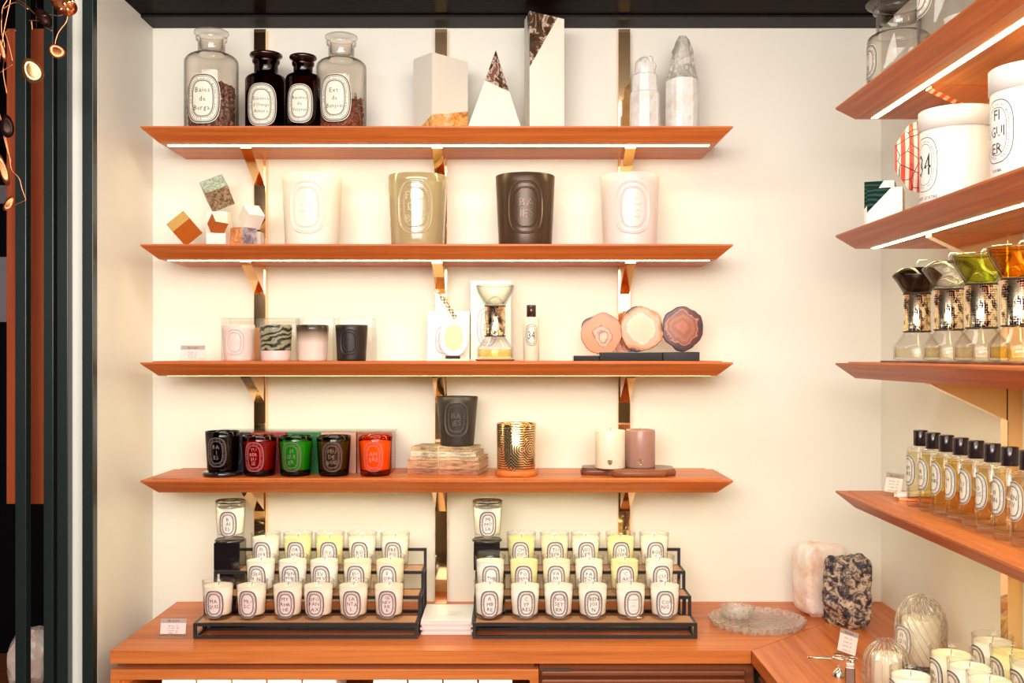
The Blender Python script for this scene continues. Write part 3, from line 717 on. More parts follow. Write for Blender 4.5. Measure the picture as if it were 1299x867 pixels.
# fourth shelf coloured glass candles
D4 = 2.79
cg = [(282.5, 'nearly black glass candle lettered BAIES on a dark round lid, lowest shelf', (.035, .03, .03), (.05, .045, .05), ['BA', 'I', 'ES'], 'inklight', .012),
      (329.3, 'dark red glass candle with red wax, on the lowest shelf', (.28, .012, .014), (.85, .02, .03), ['TU', 'BER', 'EU', 'SE'], 'inkred', 0),
      (375.2, 'green glass candle with bright green wax, on the lowest shelf', (.07, .30, .035), (.22, .85, .05), ['FI', 'GUI', 'ER'], 'inklight', 0),
      (423.5, 'dark olive brown glass candle with tan wax, on the lowest shelf', (.12, .085, .035), (.70, .50, .22), ['FEU', 'DE', 'BOIS'], 'inklight', 0),
      (476.3, 'orange glass candle with orange wax, on the lowest shelf', (.90, .26, .03), (1.0, .46, .08), ['AM', 'BRE'], 'inkred', 0)]
for i, (px, lb, gt, wc, ln, ik, dz) in enumerate(cg):
    x = PX(px, D4); z = TOP[3]
    if dz:
        bm = newbm(); lathe(bm, [(0, 0), (.049, 0), (.051, .002), (.051, .010), (.049, .0115), (0, .0115)]); o = obj('round_coaster', bm, M['lacquer'], loc=(x, D4, z)); tag(o, 'black round lid under the black glass candle, lowest shelf', 'lid')
    t = thing('coloured_glass_candle', lb, 'candle', (x, D4, z + (.0118 if dz else 0)), random.uniform(-.15, .15), 'coloured glass candles on the lowest shelf')
    rb, rt, h = .0395, .0448, .104
    bm = newbm(); lathe(bm, cup_prof(rb, rt, h, .014, .003)); obj('glass_cup', bm, glass('tinted_glass', tuple(min(1, c ** .68 * 1.05) for c in gt), tuple(c * .3 for c in gt), 1.0, 2.0), t)
    bm = newbm(); lathe(bm, wax_prof(rb, rt, h, .015, h * .86)); obj('wax', bm, wax(wc), t)
    bm = newbm(); tube(bm, [(0, 0, h * .855), (.001, 0, h * .86 + .01)], .001, 6); obj('wick', bm, M['wick'], t)
    L = oval(.054, .078, ln, paper=False, jit=.09, seed=60 + i, lw=.45)
    obj('lettering', L.mesh('lettering', [M[ik], M[ik]], rf=lambda z: rb + (rt - rb) * z / h + .0003, z0=.052), None, t)
bx = [(273, 318, (.045, .04, .07), 'dark navy'), (318, 363, (.30, .03, .035), 'dark red'), (363.5, 407, (.02, .16, .045), 'green'), (407, 452, (.55, .30, .22), 'dusty pink'), (452.5, 497.5, (.33, .07, .03), 'rust brown')]
for a, b, c, nm in bx:
    D = 2.843; x0, x1 = PX(a, D), PX(b, D); w = (x1 - x0) / 2 - .0008
    t = thing('candle_box', '%s candle box standing behind the glass candles on the lowest shelf' % nm, 'box', ((x0 + x1) / 2, D + w, TOP[3]), 0, 'coloured candle boxes on the lowest shelf')
    bm = newbm(); box(bm, -w, w, -w, w, 0, .1085, bev=.0008); obj('carton', bm, mat('carton_' + nm.split()[-1], c, .25, coat=.3), t)
    L = oval(.05, .07, [], paper=False, ringtext=False, lw=.4); me = L.mesh('print', [M['inklight']] * 2, None, z0=.054); o = obj('print', me, None, t, loc=(0, -w - .0002, 0))
bm = newbm(); w0, w1 = PX(273, 2.843), PX(497.5, 2.843)
box(bm, w0 - .004, w1 + .004, 2.842, 2.94, TOP[3] + .1092, TOP[3] + .1122); o = obj('acrylic_cover', bm, M['acrylic']); tag(o, 'clear acrylic sheet lying across the tops of the coloured boxes', 'sheet')

# books tied with string
def books():
    T = [(.195, .118, .023, (.62, .34, .17), 0), (.192, .115, .014, (.50, .20, .10), -.002), (.188, .113, .010, (.75, .52, .30), .002), (.176, .108, .014, (.80, .70, .48), .004), (.166, .104, .012, (.60, .42, .22), .0)]
    order = ['bottom', 'second from the bottom', 'middle', 'second from the top', 'topmost']
    T = [T[1], T[0], T[2], T[3], T[4]]
    z = TOP[3]; cx, cy = -.170 , 2.862; rz = -.20
    for i, (w, d, h, c, off) in enumerate(T):
        t = thing('old_book', 'worn tan book with faded cover, %s of the tied stack' % order[i], 'book', (cx + off + (-.006 if i > 2 else 0), cy, z), rz + [0, .02, -.015, .02, -.01][i], 'old books tied with string')
        bm = newbm(); k = .0014
        box(bm, -w / 2, w / 2, -d / 2, d / 2, 0, k); box(bm, -w / 2, w / 2, -d / 2, d / 2, h - k, h - .0003); 
        box(bm, -w / 2, w / 2, -d / 2 - .001, -d / 2 + k, 0.0002, h - .0005, bev=.0006)
        def cover(nt, lk, b, c=c):
            tc = N(nt, 'ShaderNodeTexCoord'); mp = N(nt, 'ShaderNodeMapping'); mp.inputs['Scale'].default_value = (30, 60, 160); lk.new(tc.outputs['Object'], mp.inputs[0])
            n = N(nt, 'ShaderNodeTexNoise'); setin(n, Scale=1, Detail=5, Roughness=.7); lk.new(mp.outputs[0], n.inputs['Vector'])
            r = ramp(nt, [(.33, tuple(x * .15 for x in c)), (.46, tuple(x * .62 for x in c)), (.62, tuple(min(1, x * 1.05) for x in c))]); lk.new(n.outputs['Fac'], r.inputs[0]); lk.new(r.outputs[0], b.inputs['Base Color'])
        obj('cover', bm, uvmat('worn_cover', cover, .6), t)
        bm = newbm()
        nn = max(3, int(h / .0022))
        for q in range(nn):
            a = k + (h - 2 * k) * q / nn; jx = random.uniform(-.003, .0005)
            box(bm, -w / 2 + .002, w / 2 + jx, -d / 2 + .002, d / 2 + jx, a, a + (h - 2 * k) / nn * .9)
        obj('pages', bm, mat('old_pages', (.72, .52, .34), .8), t)
        z += h
    bm = newbm(); H = z - TOP[3]; R = Matrix.Translation((cx, cy, TOP[3])) @ Matrix.Rotation(rz, 4, 'Z')
    def loop(x):
        return [R @ Vector(p) for p in ((x, -.0615, .001), (x, -.0618, .037), (x - .001, -.058, .048), (x - .002, -.0560, H - .001), (x - .002, -.0540, H + .001), (x - .002, .052, H + .001), (x, .0615, H - .012), (x, .0625, .03), (x, .0625, .001))]
    tube(bm, loop(-.012), .0011, 6)
    tube(bm, [R @ Vector(p) for p in ((-.012, -.054, H + .0012), (-.004, -.050, H + .0012), (.006, -.056, H + .0012))], .0009, 6)
    o = obj('string', bm, mat('cotton_string', (.75, .62, .45), .8)); tag(o, 'pale string tied round the stack of old books', 'string')
    return z
ztop = books()
pot('charcoal embossed candle lettered BAIES standing on the stack of old books', (PX(580, 2.86), 2.86, ztop + .0002), .045, .0555, .130, mat('charcoal_ceramic', (.035, .026, .020), .45), .070, .095, ['BA', 'IES'], None, lm=mat('charcoal_raised', (.13, .11, .095), .35), z0=.072, emb=.0018, size=.020, seed=9)
# gold glass on a wooden disc
x = PX(655, 2.80)
bm = newbm(); lathe(bm, [(0, 0), (.0545, 0), (.0565, .002), (.0565, .013), (.0545, .015), (0, .015)], 64); o = obj('wooden_coaster', bm, M['oak'], loc=(x, 2.80, TOP[3])); tag(o, 'round wooden coaster under the gold patterned glass', 'coaster')
t = thing('patterned_glass_candle', 'gold glass candle with a maze pattern on a wooden coaster, lowest shelf', 'candle', (x, 2.80, TOP[3] + .0152), .4)
bm = newbm(); lathe(bm, [(0, 0), (.047, 0), (.0495, .002), (.0505, .006), (.0518, .118), (.0508, .1195), (.0495, .118), (.048, .01), (0, .009)], 64); obj('vessel', bm, M['labyrinth'], t)
bm = newbm(); lathe(bm, [(.0521, .1165), (.0524, .1195), (.0508, .1212), (.0494, .1195), (.0494, .1165)], 64); obj('rim', bm, M['gold'], t)
bm = newbm(); lathe(bm, [(0, .088), (.047, .088), (.047, .092), (0, .091)]); obj('wax', bm, wax((.86, .62, .3)), t)
# wood slab with pillar candles
def slab():
    bm = newbm(); pts = []; x0, x1 = PX(736, 2.8), PX(856, 2.8); cx, cy = (x0 + x1) / 2, 2.815; n = 44
    for i in range(n):
        a = 2 * PI * i / n; r = 1 + .10 * noise.noise(Vector((math.cos(a) * 2.2, math.sin(a) * 2.2, 3.1))) + .05 * noise.noise(Vector((math.cos(a) * 6, math.sin(a) * 6, 1)))
        u, v = sell((x1 - x0) / 2, .074, a, 3.2); 
        if u < -.05 and v < 0: v *= .45
        pts.append((u * min(r, 1.02), v * r, 0))
    a = [bm.verts.new(p) for p in pts]; b = [bm.verts.new((p[0] * 1.015, p[1] * 1.01, .009)) for p in pts]; c = [bm.verts.new((p[0] * .985, p[1] * .97, .019)) for p in pts]
    bm.faces.new(a); bm.faces.new(c)
    for i in range(n):
        j = (i + 1) % n
        bm.faces.new([a[i], a[j], b[j], b[i]]).smooth = True; bm.faces.new([b[i], b[j], c[j], c[i]]).smooth = True
    o = obj('wood_slab', bm, M['slab'], loc=(cx, cy, TOP[3])); tag(o, 'irregular polished brown wood slab under two pillar candles', 'slab')
slab()
for px, D, r, h, c, lb in ((774, 2.795, .0395, .099, (.86, .80, .62), 'cream pillar candle with a gold crest on the wood slab'), (812.5, 2.815, .0385, .099, (.42, .22, .17), 'mauve brown pillar candle with a small crest on the wood slab')):
    t = thing('pillar_candle', lb, 'candle', (PX(px, D), D, TOP[3] + .0192), -.1, 'pillar candles on the wood slab')
    bm = newbm(); lathe(bm, [(0, 0), (r * .97, 0), (r, .003), (r, h - .004), (r * .97, h), (r * .88, h + .0005), (r * .82, h - .004), (0, h - .004)], 64); obj('body', bm, mat('pillar_wax', c, .3, spec=.6), t)
    bm = newbm(); tube(bm, [(0, 0, h - .005), (.001, 0, h + .006)], .0012, 6); obj('wick', bm, M['wick'], t)
    L = Lab(); sh = [(-.0062, .007), (.0062, .007), (.0062, 0), (.004, -.005), (0, -.008), (-.004, -.005), (-.0062, 0)]
    L.add([(u, v, .0004) for u, v in sh], [tuple(range(7))], 0); L.ring(.0034, .004, 0, .0012, .0007, 1, seg=16); L.add([(-.0005, -.006, .0007), (.0005, -.006, .0007), (.0005, .006, .0007), (-.0005, .006, .0007)], [(0, 1, 2, 3)], 1)
    obj('crest', L.mesh('crest', [M['gold'], M['ink']], rf=lambda z: r + .0002, z0=.017), None, t)

# ------------------------------------------------------------------ third shelf: oval, diffuser, bottle, agates
def printed_box(px0, px1, h, D, label, seed=1, lab_px=0, lw_=.05, lh=.085):
    x0, x1 = PX(px0, D), PX(px1, D); w = (x1 - x0) / 2
    t = thing('white_carton', label, 'box', ((x0 + x1) / 2, D, TOP[2]), 0)
    bm = newbm(); box(bm, -w, w, 0, .075, 0, h, bev=.0008); obj('carton', bm, M['whitebox'], t)
    L = oval(lw_, lh, ['34'], paper=False, ringtext=True, lw=.6, size=lw_ * .4); o = obj('print', L.mesh('print', [M['inkmauve']] * 2, None, z0=h * .42), None, t, loc=(lab_px, -.0003, 0))
    return t
printed_box(542, 595.5, .132, 2.845, 'white box with a mauve oval print behind the scented oval', lab_px=-.01, lw_=.052, lh=.075)
bm = newbm(); xx0, xx1 = PX(541.5, 2.80), PX(596, 2.80); box(bm, xx0, xx1, 2.775, 2.843, TOP[2], TOP[2] + .005, bev=.0008); o = obj('display_tray', bm, M['gold']); tag(o, 'thin gold tray under the scented oval', 'tray')
printed_box(597, 648, .2165, 2.875, 'tall white box with a mauve oval print behind the hourglass diffuser', lab_px=-.01, lw_=.056, lh=.105)
def scent_oval():
    D = 2.805; x = PX(575.6, D)
    t = thing('scented_oval', 'cream wax oval moulded 34 in a white frame, standing on the third shelf', 'ornament', (x, D, TOP[2] + .0052))
    bm = newbm(); box(bm, -.021, .017, -.014, .014, 0, .009, bev=.001); obj('stand', bm, M['lacquer'], t)
    def ovalplate(a, b, y0, y1, bmx, seg=48, n=2.4):
        lay = [(a - .002, b - .002, y0), (a, b, y0 + .002), (a, b, y1 - .002), (a - .002, b - .002, y1)]
        R_ = [[bmx.verts.new((sell(p, q, 2 * PI * i / seg, n)[0], y, sell(p, q, 2 * PI * i / seg, n)[1])) for i in range(seg)] for p, q, y in lay]
        bmx.faces.new(R_[0]); bmx.faces.new(R_[-1])
        for k in range(3):
            for i in range(seg): bmx.faces.new([R_[k][i], R_[k][(i + 1) % seg], R_[k + 1][(i + 1) % seg], R_[k + 1][i]])
    T = Matrix.Translation((0, 0, .0065 + .049)) @ Matrix.Rotation(-.10, 4, 'X')
    bm = newbm(); ovalplate(.0375, .049, -.006, .006, bm); L = Lab(); o = obj('frame', bm, mat('white_porcelain', (.86, .82, .72), .3), t); o.matrix_local = T
    bm = newbm(); ovalplate(.0235, .0335, -.0085, -.0058, bm); o = obj('wax', bm, wax((.90, .84, .36)), t); o.matrix_local = T
    L = Lab(); L.word('34', 0, 0, .034, .0086, 0, sx=.8, ext=.03); o = obj('numeral', L.mesh('numeral', [wax((.86, .72, .34))], None), None, t); o.matrix_local = T
    # ribbon
    bm = newbm(); P = [(.005, -.002, .108), (-.006, -.004, .125), (-.022, -.006, .148), (-.036, -.006, .166), (-.046, -.004, .182)]
    V = []
    for i, p in enumerate(P):
        wv = Vector((.0045, 0, .0032)); p = Vector(p); V.append([bm.verts.new(p - wv), bm.verts.new(p + wv), bm.verts.new(p + wv + Vector((0, .0008, 0))), bm.verts.new(p - wv + Vector((0, .0008, 0)))])
    for a, b in zip(V, V[1:]):
        for i in range(4): bm.faces.new([a[i], a[(i + 1) % 4], b[(i + 1) % 4], b[i]])
    bm.faces.new(V[0]); bm.faces.new(V[-1])
    def rib(nt, lk, b):
        tc = N(nt, 'ShaderNodeTexCoord'); mp = N(nt, 'ShaderNodeMapping'); mp.inputs['Rotation'].default_value = (0, .87, 0); lk.new(tc.outputs['Object'], mp.inputs[0])
        w = N(nt, 'ShaderNodeTexChecker'); w.inputs['Scale'].default_value = 180; lk.new(mp.outputs[0], w.inputs[0]); w.inputs[1].default_value = (.16, .12, .05, 1); w.inputs[2].default_value = (.8, .72, .5, 1)
        lk.new(w.outputs[0], b.inputs['Base Color'])
    obj('ribbon', bm, uvmat('patterned_ribbon', rib, .6), t)
scent_oval()
def facet(seg, depth=.0):
    return None
def diffuser(label, loc, style, tint, liq, rz=0, k=1.0):
    t = thing('hourglass_diffuser', label, 'diffuser', loc, rz, 'hourglass diffusers')
    gm = glass('diffuser_glass', tint, tuple(c * .4 for c in tint), 1.0, 2.2)
    cl = M['glass']
    bm = newbm()
    lathe(bm, [(0, .001), (.040, .001), (.0465, .003), (.0475, .006), (.0475, .030), (.044, .034), (.031, .052), (.024, .060), (.023, .062), (.022, .060), (.029, .051), (.0415, .033), (.0445, .029), (.0445, .007), (0, .006)], 10 if False else 40); obj('lower_bulb', bm, cl, t)
    bm = newbm(); lathe(bm, [(0, .0068), (.0435, .0068), (.044, .009), (.044, .026), (0, .026)], 40); obj('perfume', bm, liq, t)
    bm = newbm(); lathe(bm, [(.0255, .060), (.0275, .060), (.0275, .062), (.0268, .063), (.0268, .137), (.0275, .138), (.0275, .140), (.0255, .140)], 48); obj('sleeve', bm, M['perforated'], t)
    bm = newbm(); lathe(bm, [(.0279, .0595), (.0283, .0600), (.0283, .0615), (.0269, .0625)], 48); obj('collar', bm, M['mattblack'], t); bm = newbm(); lathe(bm, [(.0279, .1408), (.0283, .1402), (.0283, .1385), (.0269, .1375)], 48); obj('collar', bm, M['mattblack'], t)
    bm = newbm()
    if style == 'open':
        lathe(bm, [(.024, .1405), (.0275, .142), (.046, .176), (.050, .190), (.050, .193), (.0485, .1945), (.047, .190), (.043, .176), (.0245, .146), (.0, .143)], 40)
    else:
        lathe(bm, [(.024, .1405), (.0275, .142), (.041, .165), (.0495, .176), (.050, .178), (.049, .180), (.034, .193), (.030, .1945), (0, .1945), (0, .192), (.029, .192), (.046, .178), (.026, .146), (0, .143)], 8 if False else 40)
    obj('upper_bulb', bm, gm, t)
    bm = newbm(); lathe(bm, [(0, .143), (.022, .143), (.024, .148), (.016, .158), (.004, .166), (0, .166)], 24); obj('inner_funnel', bm, M['glass'], t)
    z = .1935 if style == 'cap' else .186
    if style == 'open2': z = .18
    if loc[0] > .5:
        bm = newbm(); tube(bm, [(0, .0, z), (0, 0, z + .012), (.004, 0, z + .017), (.022, 0, z + .017)], .0016, 8); obj('hook', bm, M['whitebox'], t)
    return t
liqY = liquid('yellow_perfume', (1.0, .78, .18)); liqP = liquid('pale_perfume', (.95, .86, .62)); liqA = liquid('amber_perfume', (1, .70, .10))
x = PX(628, 2.80)
bm = newbm(); lathe(bm, [(0, 0), (.048, 0), (.053, .003), (.052, .0045), (0, .0035)]); o = obj('saucer', bm, M['slab'], loc=(x, 2.80, TOP[2])); tag(o, 'round brown saucer under the hourglass diffuser on the third shelf', 'saucer')
diffuser('hourglass diffuser with gold sleeve and yellow perfume on the third shelf of the back wall', (x, 2.80, TOP[2] + .0046), 'open', (.985, .99, .96), liqY)
def bottle34():
    D = 2.80; t = thing('spray_bottle', 'white bottle lettered 34 with a dark brown cap, third shelf', 'bottle', (PX(674, D), D, TOP[2]))
    bm = newbm(); lathe(bm, [(0, 0), (.0205, 0), (.0215, .001), (.0215, .112), (.0205, .1135), (.010, .114), (.010, .117), (0, .117)]); obj('body', bm, mat('cream_bottle', (.86, .80, .62), .3), t)
    bm = newbm(); lathe(bm, [(0, .116), (.0115, .116), (.0124, .117), (.0124, .146), (.0115, .147), (0, .147)]); obj('cap', bm, mat('brown_cap', (.06, .025, .02), .12, .3), t)
    L = oval(.034, .058, ['34'], paper=False, size=.030, lw=.6, sx=1.0); obj('label', L.mesh('label', [M['ink']] * 2, rf=lambda z: .0217, z0=.068), None, t)
bottle34()
def agate_slice(label, px, py, w, h, m, seed, D=2.80, base=TOP[2]):
    bm = newbm(); n = 56; rnd = random.Random(seed); out = []
    for i in range(n):
        a = 2 * PI * i / n
        r = 1 + .16 * noise.noise(Vector((math.cos(a) * 1.4, math.sin(a) * 1.4, seed))) + .035 * noise.noise(Vector((math.cos(a) * 7, math.sin(a) * 7, seed)))
        out.append((math.cos(a) * w / 2 * r, math.sin(a) * h / 2 * r))
    zmin = min(p[1] for p in out); out = [(p[0], p[1]) for p in out]
    lay = [(.97, -.006), (1, -.003), (1, .003), (.97, .006)]
    R_ = [[bm.verts.new((p[0] * s, y, p[1] * s)) for p in out] for s, y in lay]
    c0 = bm.verts.new((0, -.006, 0)); c1 = bm.verts.new((0, .006, 0))
    for i in range(n):
        j = (i + 1) % n
        bm.faces.new([c0, R_[0][i], R_[0][j]]); bm.faces.new([c1, R_[3][j], R_[3][i]])
        for k in range(3): bm.faces.new([R_[k][i], R_[k][j], R_[k + 1][j], R_[k + 1][i]])
    o = obj('agate_slice', bm, m, loc=(PX(px, D), D, base - zmin + .0003), rot=(0, 0, 0)); tag(o, label, 'agate', 'agate slices on black bases')
    return o
def blk(label, p0, p1, D, d, h):
    bm = newbm(); x0, x1 = PX(p0, D), PX(p1, D); box(bm, x0, x1, D, D + d, TOP[2], TOP[2] + h, bev=.0015); o = obj('black_plinth', bm, M['lacquer']); tag(o, label, 'stand', 'black bases under the agates')
blk('low black base under the orange agate slice', 727.5, 760.3, 2.765, .07, .0145)
blk('black base under the pale middle agate slice', 760.5, 840.3, 2.765, .07, .0235)
blk('black base under the dark brown agate slice', 840.5, 887.7, 2.765, .07, .0235)
agate_slice('orange agate slice with a small pale core, left of the others', 762.5, 0, .110, .107, M['agate_orange'], 3, 2.785, TOP[2] + .0145).location.y = 2.782
agate_slice('pale agate slice with an orange rim, middle of the three', 813.5, 0, .119, .118, M['agate_pale'], 8, 2.80, TOP[2] + .0235)
agate_slice('dark brown agate slice with a glowing orange centre, right of the others', 866.5, 0, .106, .117, M['agate_brown'], 12, 2.805, TOP[2] + .0235).location.y = 2.815
agate_slice('small orange agate slice mostly hidden behind the pale one', 797, 0, .07, .092, M['agate_orange'], 15, 2.845, TOP[2] + .0)
D_ = bpy.data.objects
# ------------------------------------------------------------------ second shelf stone cubes
def face_cube(name, label, s, px, D, base, rot, mats, sz=(1, 1, 1), roll=0):
    """mats order x, y, z faces"""
    bm = newbm(); R_ = Matrix.Rotation(roll, 4, 'Y') @ Euler(rot).to_matrix().to_4x4()
    box(bm, -s / 2 * sz[0], s / 2 * sz[0], -s / 2 * sz[1], s / 2 * sz[1], -s / 2 * sz[2], s / 2 * sz[2])
    for f in bm.faces:
        n = f.normal; f.normal_update(); n = f.normal
        f.material_index = [abs(n.x), abs(n.y), abs(n.z)].index(max(abs(n.x), abs(n.y), abs(n.z)))
    es = list(bm.edges); bmesh.ops.bevel(bm, geom=es, offset=.0008, segments=1, affect='EDGES')
    bmesh.ops.transform(bm, matrix=R_, verts=bm.verts)
    zm = min(v.co.z for v in bm.verts)
    o = obj(name, bm, mats, loc=(PX(px, D), D, base - zm + .0002)); tag(o, label, 'stone cube', 'stone cubes on the second shelf'); return o
Y = mat('honey_stone', (.62, .36, .09), .4); O = mat('amber_stone', (.46, .115, .012), .35); W_ = mat('milky_stone', (.84, .77, .68), .35); W2 = mat('milky_stone_yellow', (.84, .82, .66), .3); PU = uvmat('purple_grey_stone', speck((.10, .07, .09), (.24, .18, .22), (.42, .36, .38), 60), .3)
BS = TOP[1]
face_cube('stone_cube', 'honey and amber stone cube tipped on its edge, leftmost of the cubes', .056, 234, 2.79, BS, (.75, .0, .15), [O, O, Y], roll=-.72)
wb = face_cube('stone_cube', 'tall milky white stone block under the speckled cube', .056, 278, 2.83, BS, (0, 0, 0), [W_, W_, W_], (1, 1, 1.68))
face_cube('stone_cube', 'speckled grey green and brown cube tilted on top of the milky block', .062, 275.5, 2.83, BS + .0945, (.80, .0, .25), [M['pyrite'], M['pyrite'], M['greystone']], roll=-.42)
face_cube('stone_cube', 'small low white cube in front of the milky block', .050, 277, 2.765, BS, (0, 0, 0), [W_, W_, W_], (1, .9, .60))
face_cube('stone_cube', 'small amber cube with a pale top, on the low white cube', .036, 276.3, 2.765, BS + .0305, (.70, 0, .70), [O, O, W2], roll=.1)
face_cube('stone_cube', 'orange and purple grey stone cube, right of the milky block', .048, 309, 2.79, BS, (0, 0, -.62), [PU, uvmat('orange_stone', speck((.45, .12, .03), (.65, .25, .08), (.75, .42, .2), 40), .35), W_])
face_cube('stone_cube', 'cream cube behind the orange and purple cube', .045, 322, 2.86, BS, (0, 0, 0), [W_, W_, W_])
face_cube('stone_cube', 'white cube tipped on top of the orange and purple cube', .046, 319, 2.815, BS + .0485, (.72, 0, .72), [W_, W_, mat('white_marble_stone', (.86, .85, .82), .3)])

# ------------------------------------------------------------------ top shelf: apothecary jars
def jar(label, loc, R, H, Hs, rn, rl, gm, lw_, lh, lines, lz, lsize, lrot=0, tapers=True, name='apothecary_jar', pap='paper_cream'):
    """R body radius, H total, Hs shoulder start, rn neck radius, rl lip radius"""
    t = thing(name, label, 'jar', loc, 0, 'glass apothecary jars')
    hs = R - rn; sh = []
    for k in range(0, 7):
        a = k / 6 * PI / 2; sh.append((rn + hs * math.cos(a), Hs + hs * .72 * math.sin(a)))
    zt = Hs + hs * .72
    p = [(0, 0), (R * .93, 0), (R, .006)] + [(R, Hs * .5)] + sh + [(rn, zt + .006), (rn, H - .030), (rn * 1.15, H - .025), (rn * 1.17, H - .018), (rn * 1.08, H - .0155)]
    bm = newbm(); lathe(bm, p, 56)
    q = [(max(0, r - .003), z + (.006 if z < .01 else 0)) for r, z in reversed(p[:-1])]
    lathe(bm, q, 56); obj('body', bm, gm, t)
    bm = newbm(); lathe(bm, [(0, H - .048), (rn * .84, H - .048), (rn * .88, H - .016), (rl * .80, H - .013), (rl * .97, H - .009), (rl, H - .006), (rl * .98, H - .002), (rl * .90, H), (rl * .5, H - .002), (0, H - .002)], 56); obj('stopper', bm, M['amberdark'] if gm is M['amber'] else gm, t)
    L = oval(lw_, lh, lines, size=lsize, lw=.75, leading=1.25); obj('label', L.mesh('label', [M[pap], M['ink']], rf=lambda z: R + .0002, z0=lz), None, t, rot=(0, 0, lrot))
    return t
DJ = 2.83; Z1 = TOP[0]
def jz(py): return PZ(py, DJ) - Z1
j1x, j2x, j3x, j4x = PX(268.3, DJ), PX(337.5, DJ), PX(384.5, 2.80), PX(433, DJ)
jar('tall clear glass jar of brown berries labelled Baies de Berga', (j1x, DJ, Z1), .0705, .277, .190, .035, .0455, M['jarglass'], .0925, .130, ['Baies', 'de', 'Berga.'], .082, .0190, -.06)
jar("amber glass jar labelled Essence d'Orange Amere", (j2x, DJ, Z1), .0545, .217, .143, .031, .0435, M['amber'], .083, .112, ['Essence', "d'Orange", 'Am\u00e8re'], .070, .0135, -.02)
jar('smaller amber glass jar labelled Racines de Vetyver', (j3x, 2.80, Z1), .0455, .203, .140, .025, .0360, M['amber'], .072, .101, ['Racines', 'de', 'Vetyver'], .068, .0125, -.02)
jar('tall clear glass jar of red brown twigs labelled Ext. de Benjoin', (j4x, DJ, Z1), .0665, .265, .178, .034, .0430, M['jarglass'], .0885, .125, ['Ext.', 'de', 'Benjoin'], .085, .0165, -.11)
def fill_berries():
    bm = newbm(); rnd = random.Random(5)
    r0 = .0655
    z = .012; 
    while z < .128:
        n = 20
        for i in range(n):
            a = 2 * PI * i / n + z * 40; rr = r0 - .0115 - rnd.uniform(0, .004); s = rnd.uniform(.008, .0108)
            g = bmesh.ops.create_icosphere(bm, subdivisions=2, radius=s)
            for v in g['verts']:
                v.co *= 1 + .22 * noise.noise(v.co * 260 + Vector((i, z * 100, 0)))
                v.co += Vector((math.cos(a) * rr, math.sin(a) * rr, z + rnd.uniform(-.003, .004)))
        z += .0155
    lathe(bm, [(0, .008), (.047, .008), (.047, .122), (0, .122)], 20)
    for k in range(26):
        g = bmesh.ops.create_icosphere(bm, subdivisions=2, radius=.0095); a = rnd.uniform(0, 6.3); q = rnd.uniform(0, .045)
        for v in g['verts']: v.co += Vector((math.cos(a) * q, math.sin(a) * q, .126 + rnd.uniform(0, .005)))
    o = obj('dried_berries', bm, uvmat('dried_berry', speck((.035, .012, .008), (.13, .05, .032), (.32, .17, .12), 120), .6), loc=(j1x, DJ, Z1)); tag(o, 'brown dried berries filling the tall clear jar at the left', 'berries', kind='stuff')
    bm = newbm(); r0 = .0605
    for i in range(620):
        a = rnd.uniform(0, 2 * PI); q = r0 - rnd.uniform(.003, .012); z = rnd.uniform(.014, .098 + .018 * math.sin(a))
        l = rnd.uniform(.008, .019); d = Vector((rnd.uniform(-1, 1), rnd.uniform(-1, 1), rnd.uniform(-.8, .8))).normalized() 
        p = Vector((math.cos(a) * q, math.sin(a) * q, z)); rad = Vector((math.cos(a), math.sin(a), 0)); d = (d - rad * d.dot(rad)).normalized()
        e = p + d * l; m_ = p + d * l * .5 + Vector((0, 0, rnd.uniform(-.003, .003)))
        tube(bm, [p, m_, e * 1.0], rnd.uniform(.0009, .0018), 5)
    lathe(bm, [(0, .008), (.049, .008), (.049, .09), (0, .09)], 20)
    o = obj('dried_twigs', bm, uvmat('dried_twig', speck((.06, .012, .008), (.26, .055, .03), (.45, .16, .08), 90), .6), loc=(j4x, DJ, Z1)); tag(o, 'red brown dried twigs filling the second tall clear jar', 'twigs', kind='stuff')
fill_berries()

# stone blocks on the top shelf
def cut_solid(bm, pairs):
    for co, no, mi in pairs:
        g = list(bm.verts) + list(bm.edges) + list(bm.faces); no = Vector(no).normalized(); co = Vector(co)
        bmesh.ops.bisect_plane(bm, geom=g, plane_co=co, plane_no=no)
        for f in bm.faces:
            if (f.calc_center_median() - co).dot(no) > 0: f.material_index = mi
def prism_top(name, label, near, right, left, zt, mats, cut):
    bm = newbm(); n = Vector((*near, 0)); r = Vector((*right, 0)); l = Vector((*left, 0)); b = r + l - n
    zs = zt if isinstance(zt, tuple) else (zt,) * 4
    base_ = [n, r, b, l]; lo = [bm.verts.new(p - n) for p in base_]; hi = [bm.verts.new(p - n + Vector((0, 0, z))) for p, z in zip(base_, zs)]
    bm.faces.new(lo); bm.faces.new(hi)
    for i in range(4): bm.faces.new([lo[i], lo[(i + 1) % 4], hi[(i + 1) % 4], hi[i]])
    cut_solid(bm, cut)
    o = obj(name, bm, mats, loc=(near[0], near[1], Z1)); tag(o, label, 'stone block', 'white stone blocks with marble inlays'); return o
def plane_from(a, b, c, toward):
    a, b, c = Vector(a), Vector(b), Vector(c); n = (b - a).cross(c - a)
    if (Vector(toward) - a).dot(n) < 0: n = -n
    return a, n
nA = (-.2075, 2.765); rA = (-.1186, 2.86); lA = (-.2625, 2.835)
dr = Vector((rA[0] - nA[0], rA[1] - nA[1])); dl = Vector((lA[0] - nA[0], lA[1] - nA[1]))
pa = plane_from((0, 0, .041), (dr.x, dr.y, .070), (dl.x, dl.y, .004), (0, 0, -1))
prism_top('stone_block', 'white block inlaid with orange marble along its foot, top shelf', nA, rA, lA, .2035, [M['white'], M['onyx_orange']], [(pa[0], pa[1], 1)])
nC = (.046, 2.78); rC = (.1375, 2.806); lC = (.0335, 2.862)
